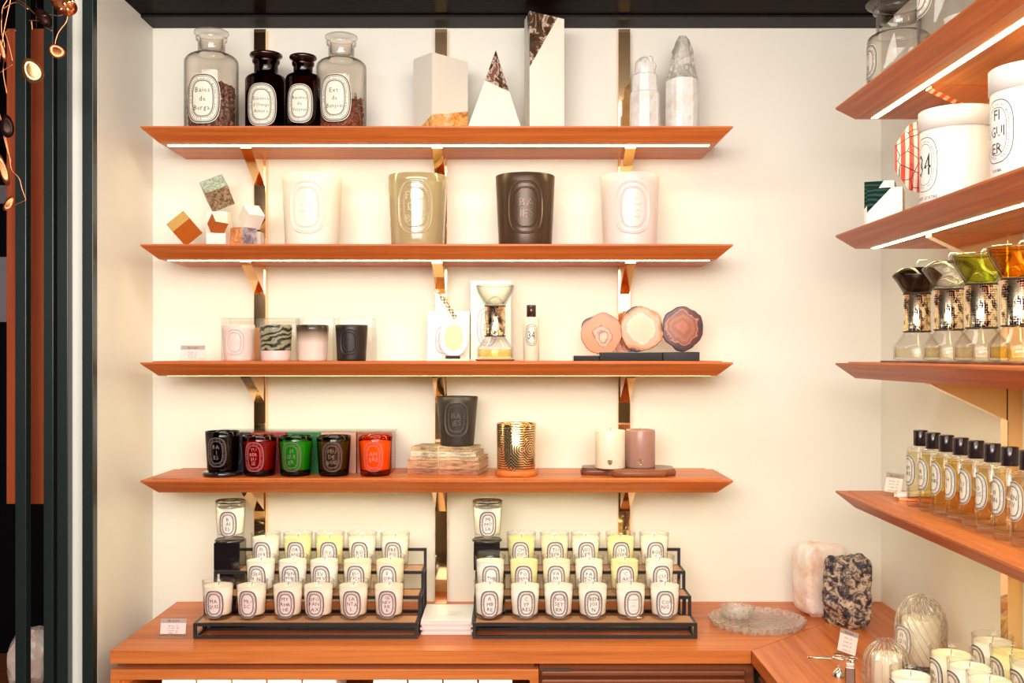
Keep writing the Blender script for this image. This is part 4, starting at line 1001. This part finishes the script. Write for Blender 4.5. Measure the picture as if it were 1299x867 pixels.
dr = Vector((rC[0] - nC[0], rC[1] - nC[1])); dl = Vector((lC[0] - nC[0], lC[1] - nC[1]))
pc_ = plane_from((0.0, 0, .168), (dr.x * .82, dr.y * .82, .306), (dl.x * .5, dl.y * .5, .32), (0, 0, .4))
prism_top('stone_block', 'tall white tower block with a dark marble upper corner, top shelf', nC, rC, lC, (.315, .302, .302, .316), [M['white'], M['onyx_brown']], [(pc_[0], pc_[1], 1)])
def pyramid():
    bm = newbm(); D = 2.80; x0, x1 = PX(591.8, 2.775), PX(662.4, 2.775); s = x1 - x0; h = .224
    b = [bm.verts.new(p) for p in ((x0, 2.775, 0), (x1, 2.775, 0), (x1 - .004, 2.775 + s, 0), (x0 + .004, 2.775 + s, 0))]; a = bm.verts.new((PX(628.9, 2.81), 2.82, h))
    bm.faces.new(b)
    for i in range(4): bm.faces.new([b[i], b[(i + 1) % 4], a])
    xl, xr = PX(614.6, 2.80), PX(647, 2.80)
    p = plane_from((xl, 2.80, .140), (xr, 2.79, .106), (xl, 2.90, .150), (0, 2.8, 1)); cut_solid(bm, [(p[0], p[1], 1)])
    for v in bm.verts: v.co.x += .0; 
    o = obj('stone_pyramid', bm, [M['white'], M['onyx_brown']], loc=(0, 0, Z1)); tag(o, 'white stone pyramid with a brown marble tip, top shelf', 'stone pyramid')
pyramid()
def tower(label, px, D, segs, m, m2=None, split=1e9, seed=0, knob=0, kz=0, wob=.06):
    bm = newbm(); rnd = random.Random(seed); n = 18; prev = None
    offs = [1 + wob * rnd.uniform(-1, 1) for _ in range(n)]
    first = None
    for (w, z) in segs:
        ring = [bm.verts.new((math.cos(2 * PI * i / n) * w / 2 * offs[i] * (1 + .015 * rnd.uniform(-1, 1)), math.sin(2 * PI * i / n) * w / 2 * offs[(i * 5) % n] * .95, z + (rnd.uniform(-.002, .002) if z > .001 else 0))) for i in range(n)]
        if prev:
            for i in range(n):
                f = bm.faces.new([prev[i], prev[(i + 1) % n], ring[(i + 1) % n], ring[i]])
                if z > split: f.material_index = 1
        else: bm.faces.new(ring)
        prev = ring
    f = bm.faces.new(prev); f.material_index = 1 if split < 1 else 0
    zmax = segs[-1][1]
    for k in range(knob):
        z = rnd.uniform(kz, zmax * .97); 
        w = next((segs[i][0] + (segs[i + 1][0] - segs[i][0]) * (z - segs[i][1]) / max(1e-6, segs[i + 1][1] - segs[i][1]) for i in range(len(segs) - 1) if segs[i][1] <= z <= segs[i + 1][1]), .03)
        a = rnd.uniform(0, 2 * PI); r = rnd.uniform(.006, .011)
        g = bmesh.ops.create_icosphere(bm, subdivisions=1, radius=r)
        Rm = Euler((rnd.random() * 3, rnd.random() * 3, 0)).to_matrix()
        for v in g['verts']:
            v.co = Rm @ v.co; v.co.z *= 1.4; v.co += Vector((math.cos(a) * (w / 2 - .005), math.sin(a) * (w / 2 - .005), z))
            for f in v.link_faces: f.material_index = 1 if split < 1 else 0
    o = obj('selenite_tower', bm, [m, m2 or m], loc=(PX(px, D), D, Z1)); tag(o, label, 'crystal', 'selenite towers on the top shelf')
tower('short white selenite tower beside the right brass upright', 818, 2.80, [(.076, 0), (.079, .02), (.078, .104), (.069, .108), (.067, .15), (.055, .155), (.052, .182), (.040, .192), (.022, .198)], M['selenite'], seed=4, knob=12, kz=.14)
tower('tall white selenite tower with a craggy grey top, right end of the top shelf', 866, 2.82, [(.086, 0), (.089, .03), (.087, .142), (.080, .150), (.064, .180), (.058, .205), (.046, .232), (.036, .248), (.020, .260)], M['selenite'], M['selenite_grey'], split=.145, seed=9, knob=30, kz=.15)

# ------------------------------------------------------------------ right wall, upper shelves
jar('clear glass jar at the far end of the top right shelf', (.872, 2.40, Z1), .068, .215, .125, .048, .072, M['jarglass'], .070, .078, ['T', 'B'], .075, .022, -PI / 2 + .0)
jar('clear glass jar with a printed oval, nearer on the top right shelf', (.872, 2.10, Z1), .068, .265, .165, .048, .060, M['jarglass'], .085, .12, ['M', 'J'], .14, .028, -PI / 2 + .0)
Z2 = TOP[1]
def malachite_box(label, x, y, w, h, flip):
    bm = newbm(); box(bm, -w / 2, w / 2, -w / 2, w / 2, 0, h)
    if not flip: p = plane_from((-w / 2, -w / 2, .045), (w * .15, -w / 2, h), (-w / 2, w / 2, .045), (-w, 0, h))
    else: p = plane_from((-w / 2, -w / 2, h * .30), (w * .2, -w / 2, h), (-w / 2, w / 2, h * .30), (-w, 0, h))
    cut_solid(bm, [(p[0], p[1], 1)]); o = obj('stone_block', bm, [M['white'], M['malachite']], loc=(x, y, Z2), rot=(0, 0, -.42)); tag(o, label, 'stone block', 'malachite corner blocks')
malachite_box('white block with a green malachite corner, the taller one behind', PX(1117, 2.42), 2.42, .064, .107, False)
malachite_box('low white block with a green malachite corner, the nearer one', PX(1127, 2.30) , 2.315, .072, .075, True)
def plate_stand():
    t = thing('striped_ornament', 'red and white striped oval plate standing behind the white tub', 'plate', (.915, 2.325, Z2), -.25)
    bm = newbm(); n = 10; a, b = .078, .088
    lay = [(.55, -.020), (1, 0), (.97, .006)]
    R_ = [[bm.verts.new((math.cos(2 * PI * (i + .5) / n) * a * s, y, math.sin(2 * PI * (i + .5) / n) * b * s + .150)) for i in range(n)] for s, y in lay]
    bm.faces.new(R_[0]); bm.faces.new(R_[-1])
    for k in range(2):
        for i in range(n): bm.faces.new([R_[k][i], R_[k][(i + 1) % n], R_[k + 1][(i + 1) % n], R_[k + 1][i]])
    obj('plate', bm, M['stripes'], t)
    bm = newbm(); box(bm, -.03, .03, -.01, .03, 0, .012, bev=.001); box(bm, -.006, .006, .0065, .014, .012, .11); obj('stand', bm, M['mattblack'], t)
plate_stand()
def tub(label, y, lines, size, H=.2, cap=None):
    t = thing('white_tub', label, 'box', (.885, y, Z2), -PI / 2, 'round white lidded tubs')
    R = .0705
    bm = newbm(); lathe(bm, [(0, 0), (R * .99, 0), (R, .002), (R, H - .01), (0, H - .01)], 64); obj('body', bm, M['whitebox'], t)
    bm = newbm(); lathe(bm, [(R + .0003, H - .04), (R + .0025, H - .04), (R + .0025, H - .0015), (R + .001, H), (0, H), (0, H - .003), (R + .0003, H - .004)], 64); obj('lid', bm, M['whitebox'], t)
    L = oval(.074, .110, lines, size=size, paper=False, lw=.4, inner=False, leading=1.1); 
    if cap:
        for s_, sz_, v in cap: L.word(s_, 0, v, sz_, .0003, 1)
    obj('label', L.mesh('label', [M['ink']] * 2, rf=lambda z: R + .0002, z0=.092), None, t.children[0], rot=(0, 0, .15))
    bm = newbm(); box(bm, -.004, .004, 0, .002, H - .075, H - .004); o = obj('ribbon_tab', bm, M['mattblack'], t); o.rotation_euler = (0, 0, 2.55); o.location = (math.sin(2.55) * (R + .003), -math.cos(2.55) * (R + .003), 0)
tub('round white lidded tub printed 34, on the right wall shelf', 2.115, ['34'], .062, cap=[('TRENTE QUATRE', .0085, -.066), ('EDITION', .005, -.075)])
tub('round white lidded tub printed FIGUIER, nearest the picture edge', 1.80, ['FI', 'GUI', 'ER'], .026, cap=[('FIGUIER', .007, -.066)])

# ------------------------------------------------------------------ right shelf 3: diffusers
bm = newbm(); box(bm, .796, .90, 1.60, 2.30, TOP[2], TOP[2] + .004, bev=.0008); o = obj('display_tray', bm, M['slab']); tag(o, 'long thin brown tray under the four hourglass diffusers', 'tray')
ZT = TOP[2] + .0042
diffuser('hourglass diffuser with a smoky grey capped top, farthest of four', (.850, 2.233, ZT), 'cap', (.42, .37, .32), liqP)
diffuser('hourglass diffuser with a clear capped top, second of four on the right shelf', (.850, 2.071, ZT), 'cap', (.98, .985, .97), liqP)
diffuser('hourglass diffuser with a green glass top, on the right shelf', (.850, 1.927, ZT), 'open', (.86, .90, .45), liqP)
diffuser('hourglass diffuser with an amber orange glass top, nearest on the right shelf', (.850, 1.785, ZT), 'open', (1.0, .74, .26), liqA)
# right shelf 4: spray bottles
sb = None; words = [['AM', 'BRE'], ['OR', 'ANX'], ['OR', 'ANR'], ['TH', 'E'], ['TU', 'BE'], ['RO', 'SUS'], ['FI', 'NN'], ['GEN', 'EV']]
tints = [(.95, .84, .45), (.95, .78, .36), (.95, .72, .18), (.93, .66, .22), (.93, .66, .25), (.93, .84, .48), (.92, .88, .62), (.92, .88, .66)]
tl = ['pale yellow', 'light gold', 'deep gold', 'warm gold', 'warm amber', 'pale lemon', 'very pale yellow', 'faint yellow']
ords = ['farthest', 'second farthest', 'third farthest', 'fourth farthest', 'fifth farthest', 'sixth farthest', 'second nearest', 'nearest']
yy = 2.222
for i in range(8):
    t = thing('room_spray', 'glass room spray of %s perfume lettered %s, %s of eight' % (tl[i], ' '.join(words[i]), ords[i]), 'bottle', (.853, yy, TOP[3]), -PI / 2 + .05, 'room sprays on the lowest right shelf')
    yy -= .0665
    bm = newbm(); lathe(bm, [(0, 0), (.0255, 0), (.027, .002), (.027, .119), (.025, .123), (.013, .126), (.011, .128), (.010, .124), (.022, .120), (.0252, .116), (.0252, .016), (0, .014)]); obj('glass_body', bm, M['glass'], t)
    bm = newbm(); lathe(bm, [(0, .0145), (.0249, .0165), (.0249, .112), (0, .112)]); obj('perfume', bm, liquid('spray_liquid', tints[i]), t)
    bm = newbm(); lathe(bm, [(0, .1265), (.0138, .1265), (.0143, .1275), (.0143, .158), (.0135, .159), (0, .159)]); obj('cap', bm, M['capblack'], t)
    L = oval(.044, .066, words[i], jit=.1, seed=80 + i, lw=.8); obj('label', L.mesh('label', [M['paper_cream'], M['ink']], rf=lambda z: .0272, z0=.075), None, t)
    L = Lab(); L.word('PARFUM', 0, 0, .0035, .0002, 0); L.word('MAISON', 0, -.005, .0035, .0002, 0); obj('small_print', L.mesh('small_print', [M['ink']], rf=lambda z: .0272, z0=.026), None, t)
t = thing('perfume_case', 'small gold and white case lying open behind the spray bottles', 'case', (.872, 2.315, TOP[3]), -.3)
bm = newbm(); box(bm, -.030, .045, -.022, .022, 0, .008, bev=.001); obj('base', bm, M['copper'], t)
bm = newbm(); box(bm, -.034, .047, -.022, .020, .0, .007, bev=.001, mtx=Matrix.Translation((0, 0, .010)) @ Matrix.Rotation(-.08, 4, 'Y')); obj('lid', bm, M['whitebox'], t)
bm = newbm(); box(bm, -.040, -.0345, -.022, .020, .008, .017, bev=.001); obj('clasp', bm, M['gold'], t)

# ------------------------------------------------------------------ right counter
def rock(name, label, loc, w, d, h, m, seed, rz=0, p=5, amp=.05, cuts=14):
    bm = newbm(); bmesh.ops.create_icosphere(bm, subdivisions=5, radius=1)
    for v in bm.verts:
        q = v.co.normalized(); l = (abs(q.x) ** p + abs(q.y) ** p + abs(q.z) ** p) ** (1 / p); v.co = q / l
    rnd = random.Random(seed)
    for k in range(cuts):
        nn = Vector((rnd.uniform(-1, 1), rnd.uniform(-1, 1), rnd.uniform(-.8, .8))).normalized(); dd = rnd.uniform(.93, 1.10)
        for v in bm.verts:
            e = v.co.dot(nn) - dd
            if e > 0: v.co -= nn * e
    for v in bm.verts:
        a = noise.fractal(v.co * 2.2 + Vector((seed, 0, 0)), 1.0, 2.0, 5); v.co *= 1 + amp * a
        v.co = Vector((v.co.x * w / 2 * (1 - .06 * (v.co.z < -.4) * (-v.co.z)), v.co.y * d / 2, v.co.z * h / 2))
    zm = min(v.co.z for v in bm.verts)
    for v in bm.verts:
        v.co.z -= zm
        if v.co.z < .004: v.co.z = 0
    o = obj(name, bm, m, loc=loc, rot=(0, 0, rz)); return tag(o, label, 'rock')
rock('quartz_rock', 'pale rose quartz rock in the corner of the counter', (PX(1040, 2.83), 2.83, CT), .122, .10, .187, M['quartz'], 5, .25, 6, .035, 4)
rock('mineral_rock', 'rough blue black and cream rock in front of the pale quartz', (PX(1075.5, 2.69), 2.70, CT), .113, .085, .173, M['sodalite'], 11, -.15, 9, .075, 7)
def crystal_plate():
    x, y = PX(962, 2.70), 2.715
    rib = lambda a, r, z: r * (1 + (.030 if r > .1 else .02) * math.cos(a * (30 if r > .1 else 15)))
    bm = newbm(); lathe(bm, [(0, 0), (.108, 0), (.112, .003), (.119, .017), (.121, .019), (.118, .020), (.112, .008), (.108, .006), (.09, .0055), (.06, .007), (.058, .005), (.03, .007), (.028, .005), (0, .005)], 120, rib=rib)
    o = obj('crystal_plate', bm, M['crystal'], loc=(x, y, CT)); tag(o, 'round cut crystal plate with a ridged rim on the back counter', 'plate')
    rib2 = lambda a, r, z: r * (1 + .02 * math.cos(a * 28)) if z > .004 else r
    bm = newbm(); lathe(bm, [(0, 0), (.036, 0), (.039, .004), (.043, .026), (.0415, .0275), (.040, .026), (.035, .006), (0, .005)], 84, rib=rib2)
    o = obj('crystal_dish', bm, M['crystal'], loc=(PX(936, 2.76), 2.765, CT + .0088)); tag(o, 'small cut crystal dish resting on the crystal plate', 'dish')
crystal_plate()
def cloche(label, x, y, z, R, H, n, twist, open_top, wr, wh, lab=None, wz=.002):
    t = thing('glass_cloche', label, 'cloche', (x, y, z), 0, 'ribbed glass cloches over candles')
    prof = [(R * .96, 0), (R * .99, H * .1), (R, H * .3), (R * .99, H * .5)]
    for k in range(1, 12):
        a = k / 12 * PI / 2; prof.append((R * .99 * math.cos(a) ** .85, H * .5 + H * .5 * math.sin(a)))
    if open_top: prof = [p for p in prof if p[0] > R * .42] + [(R * .40, H * .985), (R * .44, H * 1.0), (R * .41, H * 1.01)]
    else: prof.append((0, H))
    seg = n * 8
    rib = lambda a, r, z_: r * (1 + .045 * math.cos(n * a + twist * z_ / H))
    # denser rings for the twist
    pr = []
    for (r0, z0), (r1, z1) in zip(prof, prof[1:]):
        for q in range(3): pr.append((r0 + (r1 - r0) * q / 3, z0 + (z1 - z0) * q / 3))
    pr.append(prof[-1])
    bm = newbm(); lathe(bm, pr, seg, rib=rib); obj('dome', bm, M['cloche'], t)
    bm = newbm()
    for k in range(n):
        pts = []
        for (r, z_) in prof[:-1] if not open_top else prof:
            a = 2 * PI * k / n - twist * z_ / H / n; pts.append((r * 1.03 * math.cos(a), r * 1.03 * math.sin(a), z_))
        tube(bm, pts, .0011, 5)
    obj('ribs', bm, M['crystal'], t)
    bm = newbm(); lathe(bm, [(0, 0), (wr * .95, 0), (wr, .003), (wr, wh - .003), (wr * .96, wh), (wr * .5, wh - .003), (0, wh - .003)]); obj('wax', bm, wax((.87, .80, .62)), t, loc=(0, 0, wz))
    bm = newbm(); tube(bm, [(0, 0, wh), (.001, 0, wh + .01)], .001, 6); obj('wick', bm, M['wick'], t)
    if lab:
        L = oval(*lab, ['FI', 'GUI', 'ER'], jit=.1, seed=5, lw=.8); obj('label', L.mesh('label', [M['paper_cream'], M['ink']], rf=lambda z_: R * 1.045, z0=H * .36), None, t, rot=(0, 0, -1.15))
    return t
cloche('small ribbed glass cloche with an open top over a candle, front of the right counter', .773, 2.195, CT, .0455, .100, 18, 0, True, .030, .070)
bm = newbm(); lathe(bm, [(0, 0), (.050, 0), (.052, .002), (.052, .010), (.050, .012), (0, .012)]); o = obj('round_plinth', bm, M['lacquer'], loc=(.897, 2.335, CT)); tag(o, 'round black base under the swirled glass cloche', 'stand')
cloche('tall swirled glass cloche with an oval label on a black base', .897, 2.335, CT + .0122, .0535, .150, 22, 34, False, .040, .098, (.05, .072))
def scissors():
    t = thing('wick_trimmer', 'steel wick trimmer scissors lying on the right counter', 'scissors', (.715, 2.335, CT))
    z = .0205
    def arm(name, pts, ring, r=.0019):
        bm = newbm(); tube(bm, [(*p, z) for p in pts], r, 8)
        c = ring; tube(bm, [(c[0] + .0125 * math.cos(a), c[1] + .010 * math.sin(a), z) for a in [2 * PI * i / 20 for i in range(20)]], .0019, 8, closed=True); obj(name, bm, M['steel'], t)
    arm('blade_arm', [(-.063, .013), (-.03, .010), (.0, .004), (.02, .004)], (.032, .006))
    arm('blade_arm', [(-.061, .018), (-.03, .012), (.0, .006), (.012, -.006)], (.008, .020))
    bm = newbm(); lathe(bm, [(0, 0), (.004, 0), (.004, .004), (0, .005)], 16); obj('pivot', bm, M['steel'], t, loc=(-.008, .007, z))
    t = thing('candle_snuffer', 'small steel candle snuffer bell under the scissors', 'snuffer', (.700, 2.28, CT))
    bm = newbm(); lathe(bm, [(.015, .0005), (.0145, .006), (.010, .013), (.004, .018), (0, .019)], 32); obj('bell', bm, M['steel'], t)
    bm = newbm(); tube(bm, [(0, 0, .013), (.010, .035, .014), (.014, .05, .008)], .002, 8); obj('handle', bm, M['steel'], t)
    t = thing('lighter', 'dark steel lighter standing beside the small cloche', 'lighter', (.706, 2.222, CT), -.3)
    bm = newbm(); box(bm, -.010, .010, -.006, .006, 0, .038, bev=.002); obj('body', bm, mat('dark_steel', (.25, .2, .17), .25, 1), t)
    bm = newbm(); box(bm, -.008, .008, -.005, .005, .038, .046, bev=.001); lathe(bm, [(0, -.003), (.004, -.003), (.004, .003), (0, .003)], 16, mtx=Matrix.Translation((.004, 0, .048)) @ Matrix.Rotation(PI / 2, 4, 'X')); obj('striker', bm, M['steel'], t)
scissors()
# tray + candles at the right
t = thing('candle_tray', 'low black framed tray with a wooden top on the right counter', 'tray', (0, 0, CT))
bm = newbm(); b = .0075
X0, X1, Y0, Y1 = .795, .9995, 1.72, 2.165
for x in (X0, X1 - b):
    for z in (0, .031): box(bm, x, x + b, Y0, Y1, z, z + b)
for y in (Y0, Y1 - b):
    for z in (0, .031): box(bm, X0 + b, X1 - b, y, y + b, z, z + b)
    for x in (X0, X1 - b): box(bm, x, x + b, y, y + b, b, .031)
obj('frame', bm, M['steelblack'], t)
bm = newbm(); box(bm, X0 + b, X1 - b, Y0 + b, Y1 - b, .032, .0375); obj('tread', bm, M['tread'], t)
nmR = [('FI', 'GUI', 'ER'), ('MI', 'MO', 'SA'), ('RO', 'SES')]
for i, y in enumerate((2.120, 2.038, 1.956)):
    small_candle((.957, y, CT + .038), [['FI', 'GUI'], ['BA', 'IES'], ['RO', 'SE']][i], ['w', 'y', 'w'][i], 'glass candle in the wall-side row of the right tray, ' + ['farthest back', 'second one', 'third one'][i], 'glass candles on the right tray', rz=-PI / 2 + .15, paper=M['paper_cream'])
for i, y in enumerate((2.03, 1.948, 1.866, 1.784)):
    small_candle((.8375, y, CT + .038), [['SA', 'PIN'], ['TU', 'BE'], ['OP', 'ON'], ['CE', 'DRE']][i], ['c', 'w', 'w', 'c'][i], 'glass candle in the outer row of the right tray, ' + ['farthest back', 'second one', 'third one', 'nearest'][i], 'glass candles on the right tray', rz=-PI / 2 + .15, paper=M['paper_cream'])
o = small_candle((.757, 2.02, CT), ['VE', 'RT'], 'w', 'glass candle standing on the right counter in front of the tray', None, rz=-PI / 2, paper=M['paper_cream'])

# ------------------------------------------------------------------ left side: posts, boards, mobile, far room
def post(x0, x1, y0, y1, label):
    bm = newbm(); box(bm, x0, x1, y0, y1, 0, CZ, bev=.0015); o = obj('partition_post', bm, M['post']); tag(o, label, 'post', 'green black partition posts')
post(PX(104, 2.545), PX(118, 2.545), 2.545, 2.572, 'slim green-black post at the end of the cream side wall')
post(PX(72, 2.545), PX(86, 2.545), 2.545, 2.572, 'slim green-black post left of the pinkish wall end')
post(PX(55, 2.545), PX(67.5, 2.545), 2.545, 2.572, 'slim green-black post between the wooden board and its twin post')
post(PX(19, 2.545), PX(33, 2.545), 2.545, 2.572, 'slim green-black post standing in front of the wooden board')
bm = newbm(); box(bm, PX(8, 2.64), PX(56, 2.64), 2.64, 2.66, PZ(640, 2.64), PZ(36, 2.64), bev=.002)
o = obj('hanging_board', bm, M['oak_v']); tag(o, 'long reddish oak board hanging behind the dark posts', 'board')
for dx in (.02, .07):
    bm = newbm(); tube(bm, [(PX(8, 2.64) + dx, 2.65, PZ(37, 2.64)), (PX(8, 2.64) + dx, 2.65, CZ)], .0012, 6); o2 = obj('cord', bm, M['copper'], o)
# rock on plinth
bm = newbm(); box(bm, -2.1, -1.28, 2.85, 3.35, 0, .66, bev=.004); o = obj('display_plinth', bm, M['oak_dark']); tag(o, 'dark brown plinth under the far crystal rock, lower left', 'plinth')
rock('crystal_rock', 'translucent pinkish crystal rock on the plinth behind the posts', (PX(36, 3.0), 3.0, .66), .105, .10, .165, M['quartz'], 21, .3, 4, .05)
# shop wall beyond
def frame_(x0, x1, y, z0, z1, c, label):
    t = thing('wall_picture', label, 'picture', ((x0 + x1) / 2, y, (z0 + z1) / 2), 0, 'pale panels on the far wall')
    w, h = (x1 - x0) / 2, (z1 - z0) / 2
    bm = newbm(); e = .012
    box(bm, -w, w, -.01, .02, h - e, h); box(bm, -w, w, -.01, .02, -h, -h + e); box(bm, -w, -w + e, -.01, .02, -h + e, h - e); box(bm, w - e, w, -.01, .02, -h + e, h - e); obj('frame', bm, M['black'], t)
    bm = newbm(); box(bm, -w + e, w - e, 0, .012, -h + e, h - e); obj('panel', bm, mat('panel_' + str(int(z0 * 100)), c, .6), t)
Df = 5.0
simple_box('wall_shop', -4.2, -1.5, Df + .03, Df + .1, 0, CZ, M['black'])
for (ya, yb, c, lb) in ((323, 412, (.62, .55, .60), 'pale framed panel low on the far shop wall'), (232, 262, (.45, .40, .45), 'small grey panel above the pale one on the far shop wall'), (100, 150, (.75, .68, .66), 'white panel high on the far shop wall'), (182, 200, (.02, .22, .32), 'narrow teal panel on the far shop wall')):
    frame_(PX(-80, Df), PX(60, Df), Df, PZ(yb, Df), PZ(ya, Df), c, lb)
# copper mobile
def mobile():
    D = 2.30
    P = lambda px, py, d=0: Vector((PX(px, D + d), D + d, PZ(py, D + d)))
    t = thing('hanging_mobile', 'copper wire mobile with shiny leaf discs hanging at the upper left', 'mobile', P(20, -30))
    o0 = t.location
    def wire(pts, r=.0011):
        bm = newbm(); q = [P(*p) - o0 for p in pts]; s = []
        for i in range(len(q) - 1):
            a = q[max(i - 1, 0)]; b = q[i]; c = q[i + 1]; d = q[min(i + 2, len(q) - 1)]
            for k in range(5):
                u = k / 5; s.append(.5 * ((2 * b) + (-a + c) * u + (2 * a - 5 * b + 4 * c - d) * u * u + (-a + 3 * b - 3 * c + d) * u ** 3))
        s.append(q[-1]); tube(bm, s, r, 6); obj('wire', bm, M['copper'], t)
    def leaf(px, py, w, h, ang, m, yaw=.3):
        bm = newbm(); n = 24; c = P(px, py) - o0; R_ = Matrix.Translation(c) @ Matrix.Rotation(ang, 4, 'Y') @ Matrix.Rotation(yaw, 4, 'Z')
        W = w * D / F / 2; H = h * D / F / 2; rings = []
        for s, y in ((0, -.0012), (.5, -.001), (1, 0)):
            rings.append([bm.verts.new(R_ @ Vector((W * s * math.cos(2 * PI * i / n) * (1 - .18 * math.sin(2 * PI * i / n)), y, H * s * math.sin(2 * PI * i / n)))) for i in range(n)] if s else [bm.verts.new(R_ @ Vector((0, y, 0)))])
        for i in range(n):
            j = (i + 1) % n
            bm.faces.new([rings[0][0], rings[1][i], rings[1][j]]).smooth = True; bm.faces.new([rings[1][i], rings[2][i], rings[2][j], rings[1][j]]).smooth = True
        g = bmesh.ops.solidify(bm, geom=list(bm.faces), thickness=.0008)
        obj('leaf', bm, m, t)
    dk = mat('dark_bronze', (.05, .02, .015), .2, .6)
    wire([(20, -30), (12, -5), (3, 12), (2, 40), (6, 60), (4, 90), (9, 120)]); wire([(12, -5), (30, 4), (45, 18), (58, 20)]); wire([(3, 12), (20, 3), (36, 12)])
    wire([(36, 26), (50, 27), (60, 36), (66, 39)]); wire([(62, 18), (75, 20), (87, 15), (94, 12)]); wire([(86, 18), (84, 28), (75, 40), (71, 50), (70, 56)])
    wire([(0, 44), (12, 39), (20, 39)]); wire([(6, 40), (12, 60), (16, 78)]); wire([(0, 92), (10, 86), (16, 82)])
    wire([(-2, 140), (6, 170), (12, 200), (15, 216), (24, 226), (28, 240), (33, 254)]); wire([(33, 254), (24, 258), (16, 262)]); wire([(4, 170), (9, 190), (14, 205)]); wire([(20, -30), (5, 40), (-2, 90), (-2, 140)]); wire([(40, 26), (41, 38)])
    leaf(55, 22, 15, 30, -.6, dk); leaf(72, 65, 18, 22, -.75, M['copper'], .5); leaf(41, 90, 24, 36, -.5, M['gold']); leaf(80, 5, 24, 40, -.9, M['copper']); leaf(9, 160, 16, 30, -.1, dk); leaf(4, 215, 10, 44, -.3, M['copper']); leaf(11, 258, 9, 22, .55, M['copper']); leaf(2, 62, 6, 36, -.3, M['copper'])
    for px, py in ((82, 5), (88, 3), (78, 12), (86, 12), (92, 2)):
        bm = newbm(); bmesh.ops.create_icosphere(bm, subdivisions=2, radius=.005); bmesh.ops.translate(bm, verts=bm.verts, vec=P(px, py) - o0); obj('bead', bm, M['gold'], t)
mobile()

# ------------------------------------------------------------------ lights
def area(name, loc, target, sx, sy, power, col):
    l = bpy.data.lights.new(name, 'AREA'); l.shape = 'RECTANGLE'; l.size = sx; l.size_y = sy; l.energy = power; l.color = col
    o = bpy.data.objects.new(name, l); C.objects.link(o); o.location = loc
    o.rotation_euler = (Vector(target) - Vector(loc)).to_track_quat('-Z', 'Y').to_euler(); return o
area('unseen_fill', (-.1, .6, 2.46), (-.1, 2.6, 1.2), 2.0, 1.9, 84, (1, .92, .86))  # unseen area lights added for soft even fill, no fittings modelled
area('unseen_fill', (-.4, -1.4, 2.46), (-.2, 2.6, 1.0), 2.4, 1.0, 130, (1, .92, .87))
area('unseen_fill', (-.2, 1.9, 2.48), (-.2, 2.5, .9), 1.6, .25, 10, (1, .92, .84))
w = bpy.data.worlds.new('world'); bpy.context.scene.world = w; w.use_nodes = True
w.node_tree.nodes['Background'].inputs[0].default_value = (1, .8, .65, 1); w.node_tree.nodes['Background'].inputs[1].default_value = .3

# ------------------------------------------------------------------ camera and view
cam = bpy.data.cameras.new('camera'); co = bpy.data.objects.new('camera', cam); C.objects.link(co)
co.location = (0, 0, 1.6); co.rotation_euler = (PI / 2, 0, 0); cam.sensor_width = 36; cam.lens = F / 1299 * 36; cam.shift_y = 16.5 / 1299; cam.clip_start = .05
sc = bpy.context.scene; sc.camera = co
sc.view_settings.view_transform = 'Standard'; sc.view_settings.look = 'None'; sc.view_settings.gamma = 1; sc.view_settings.use_curve_mapping = False
sc.view_settings.exposure = -0.08
sc.cycles.transparent_max_bounces = 24; sc.cycles.max_bounces = 8; sc.cycles.use_denoising = True
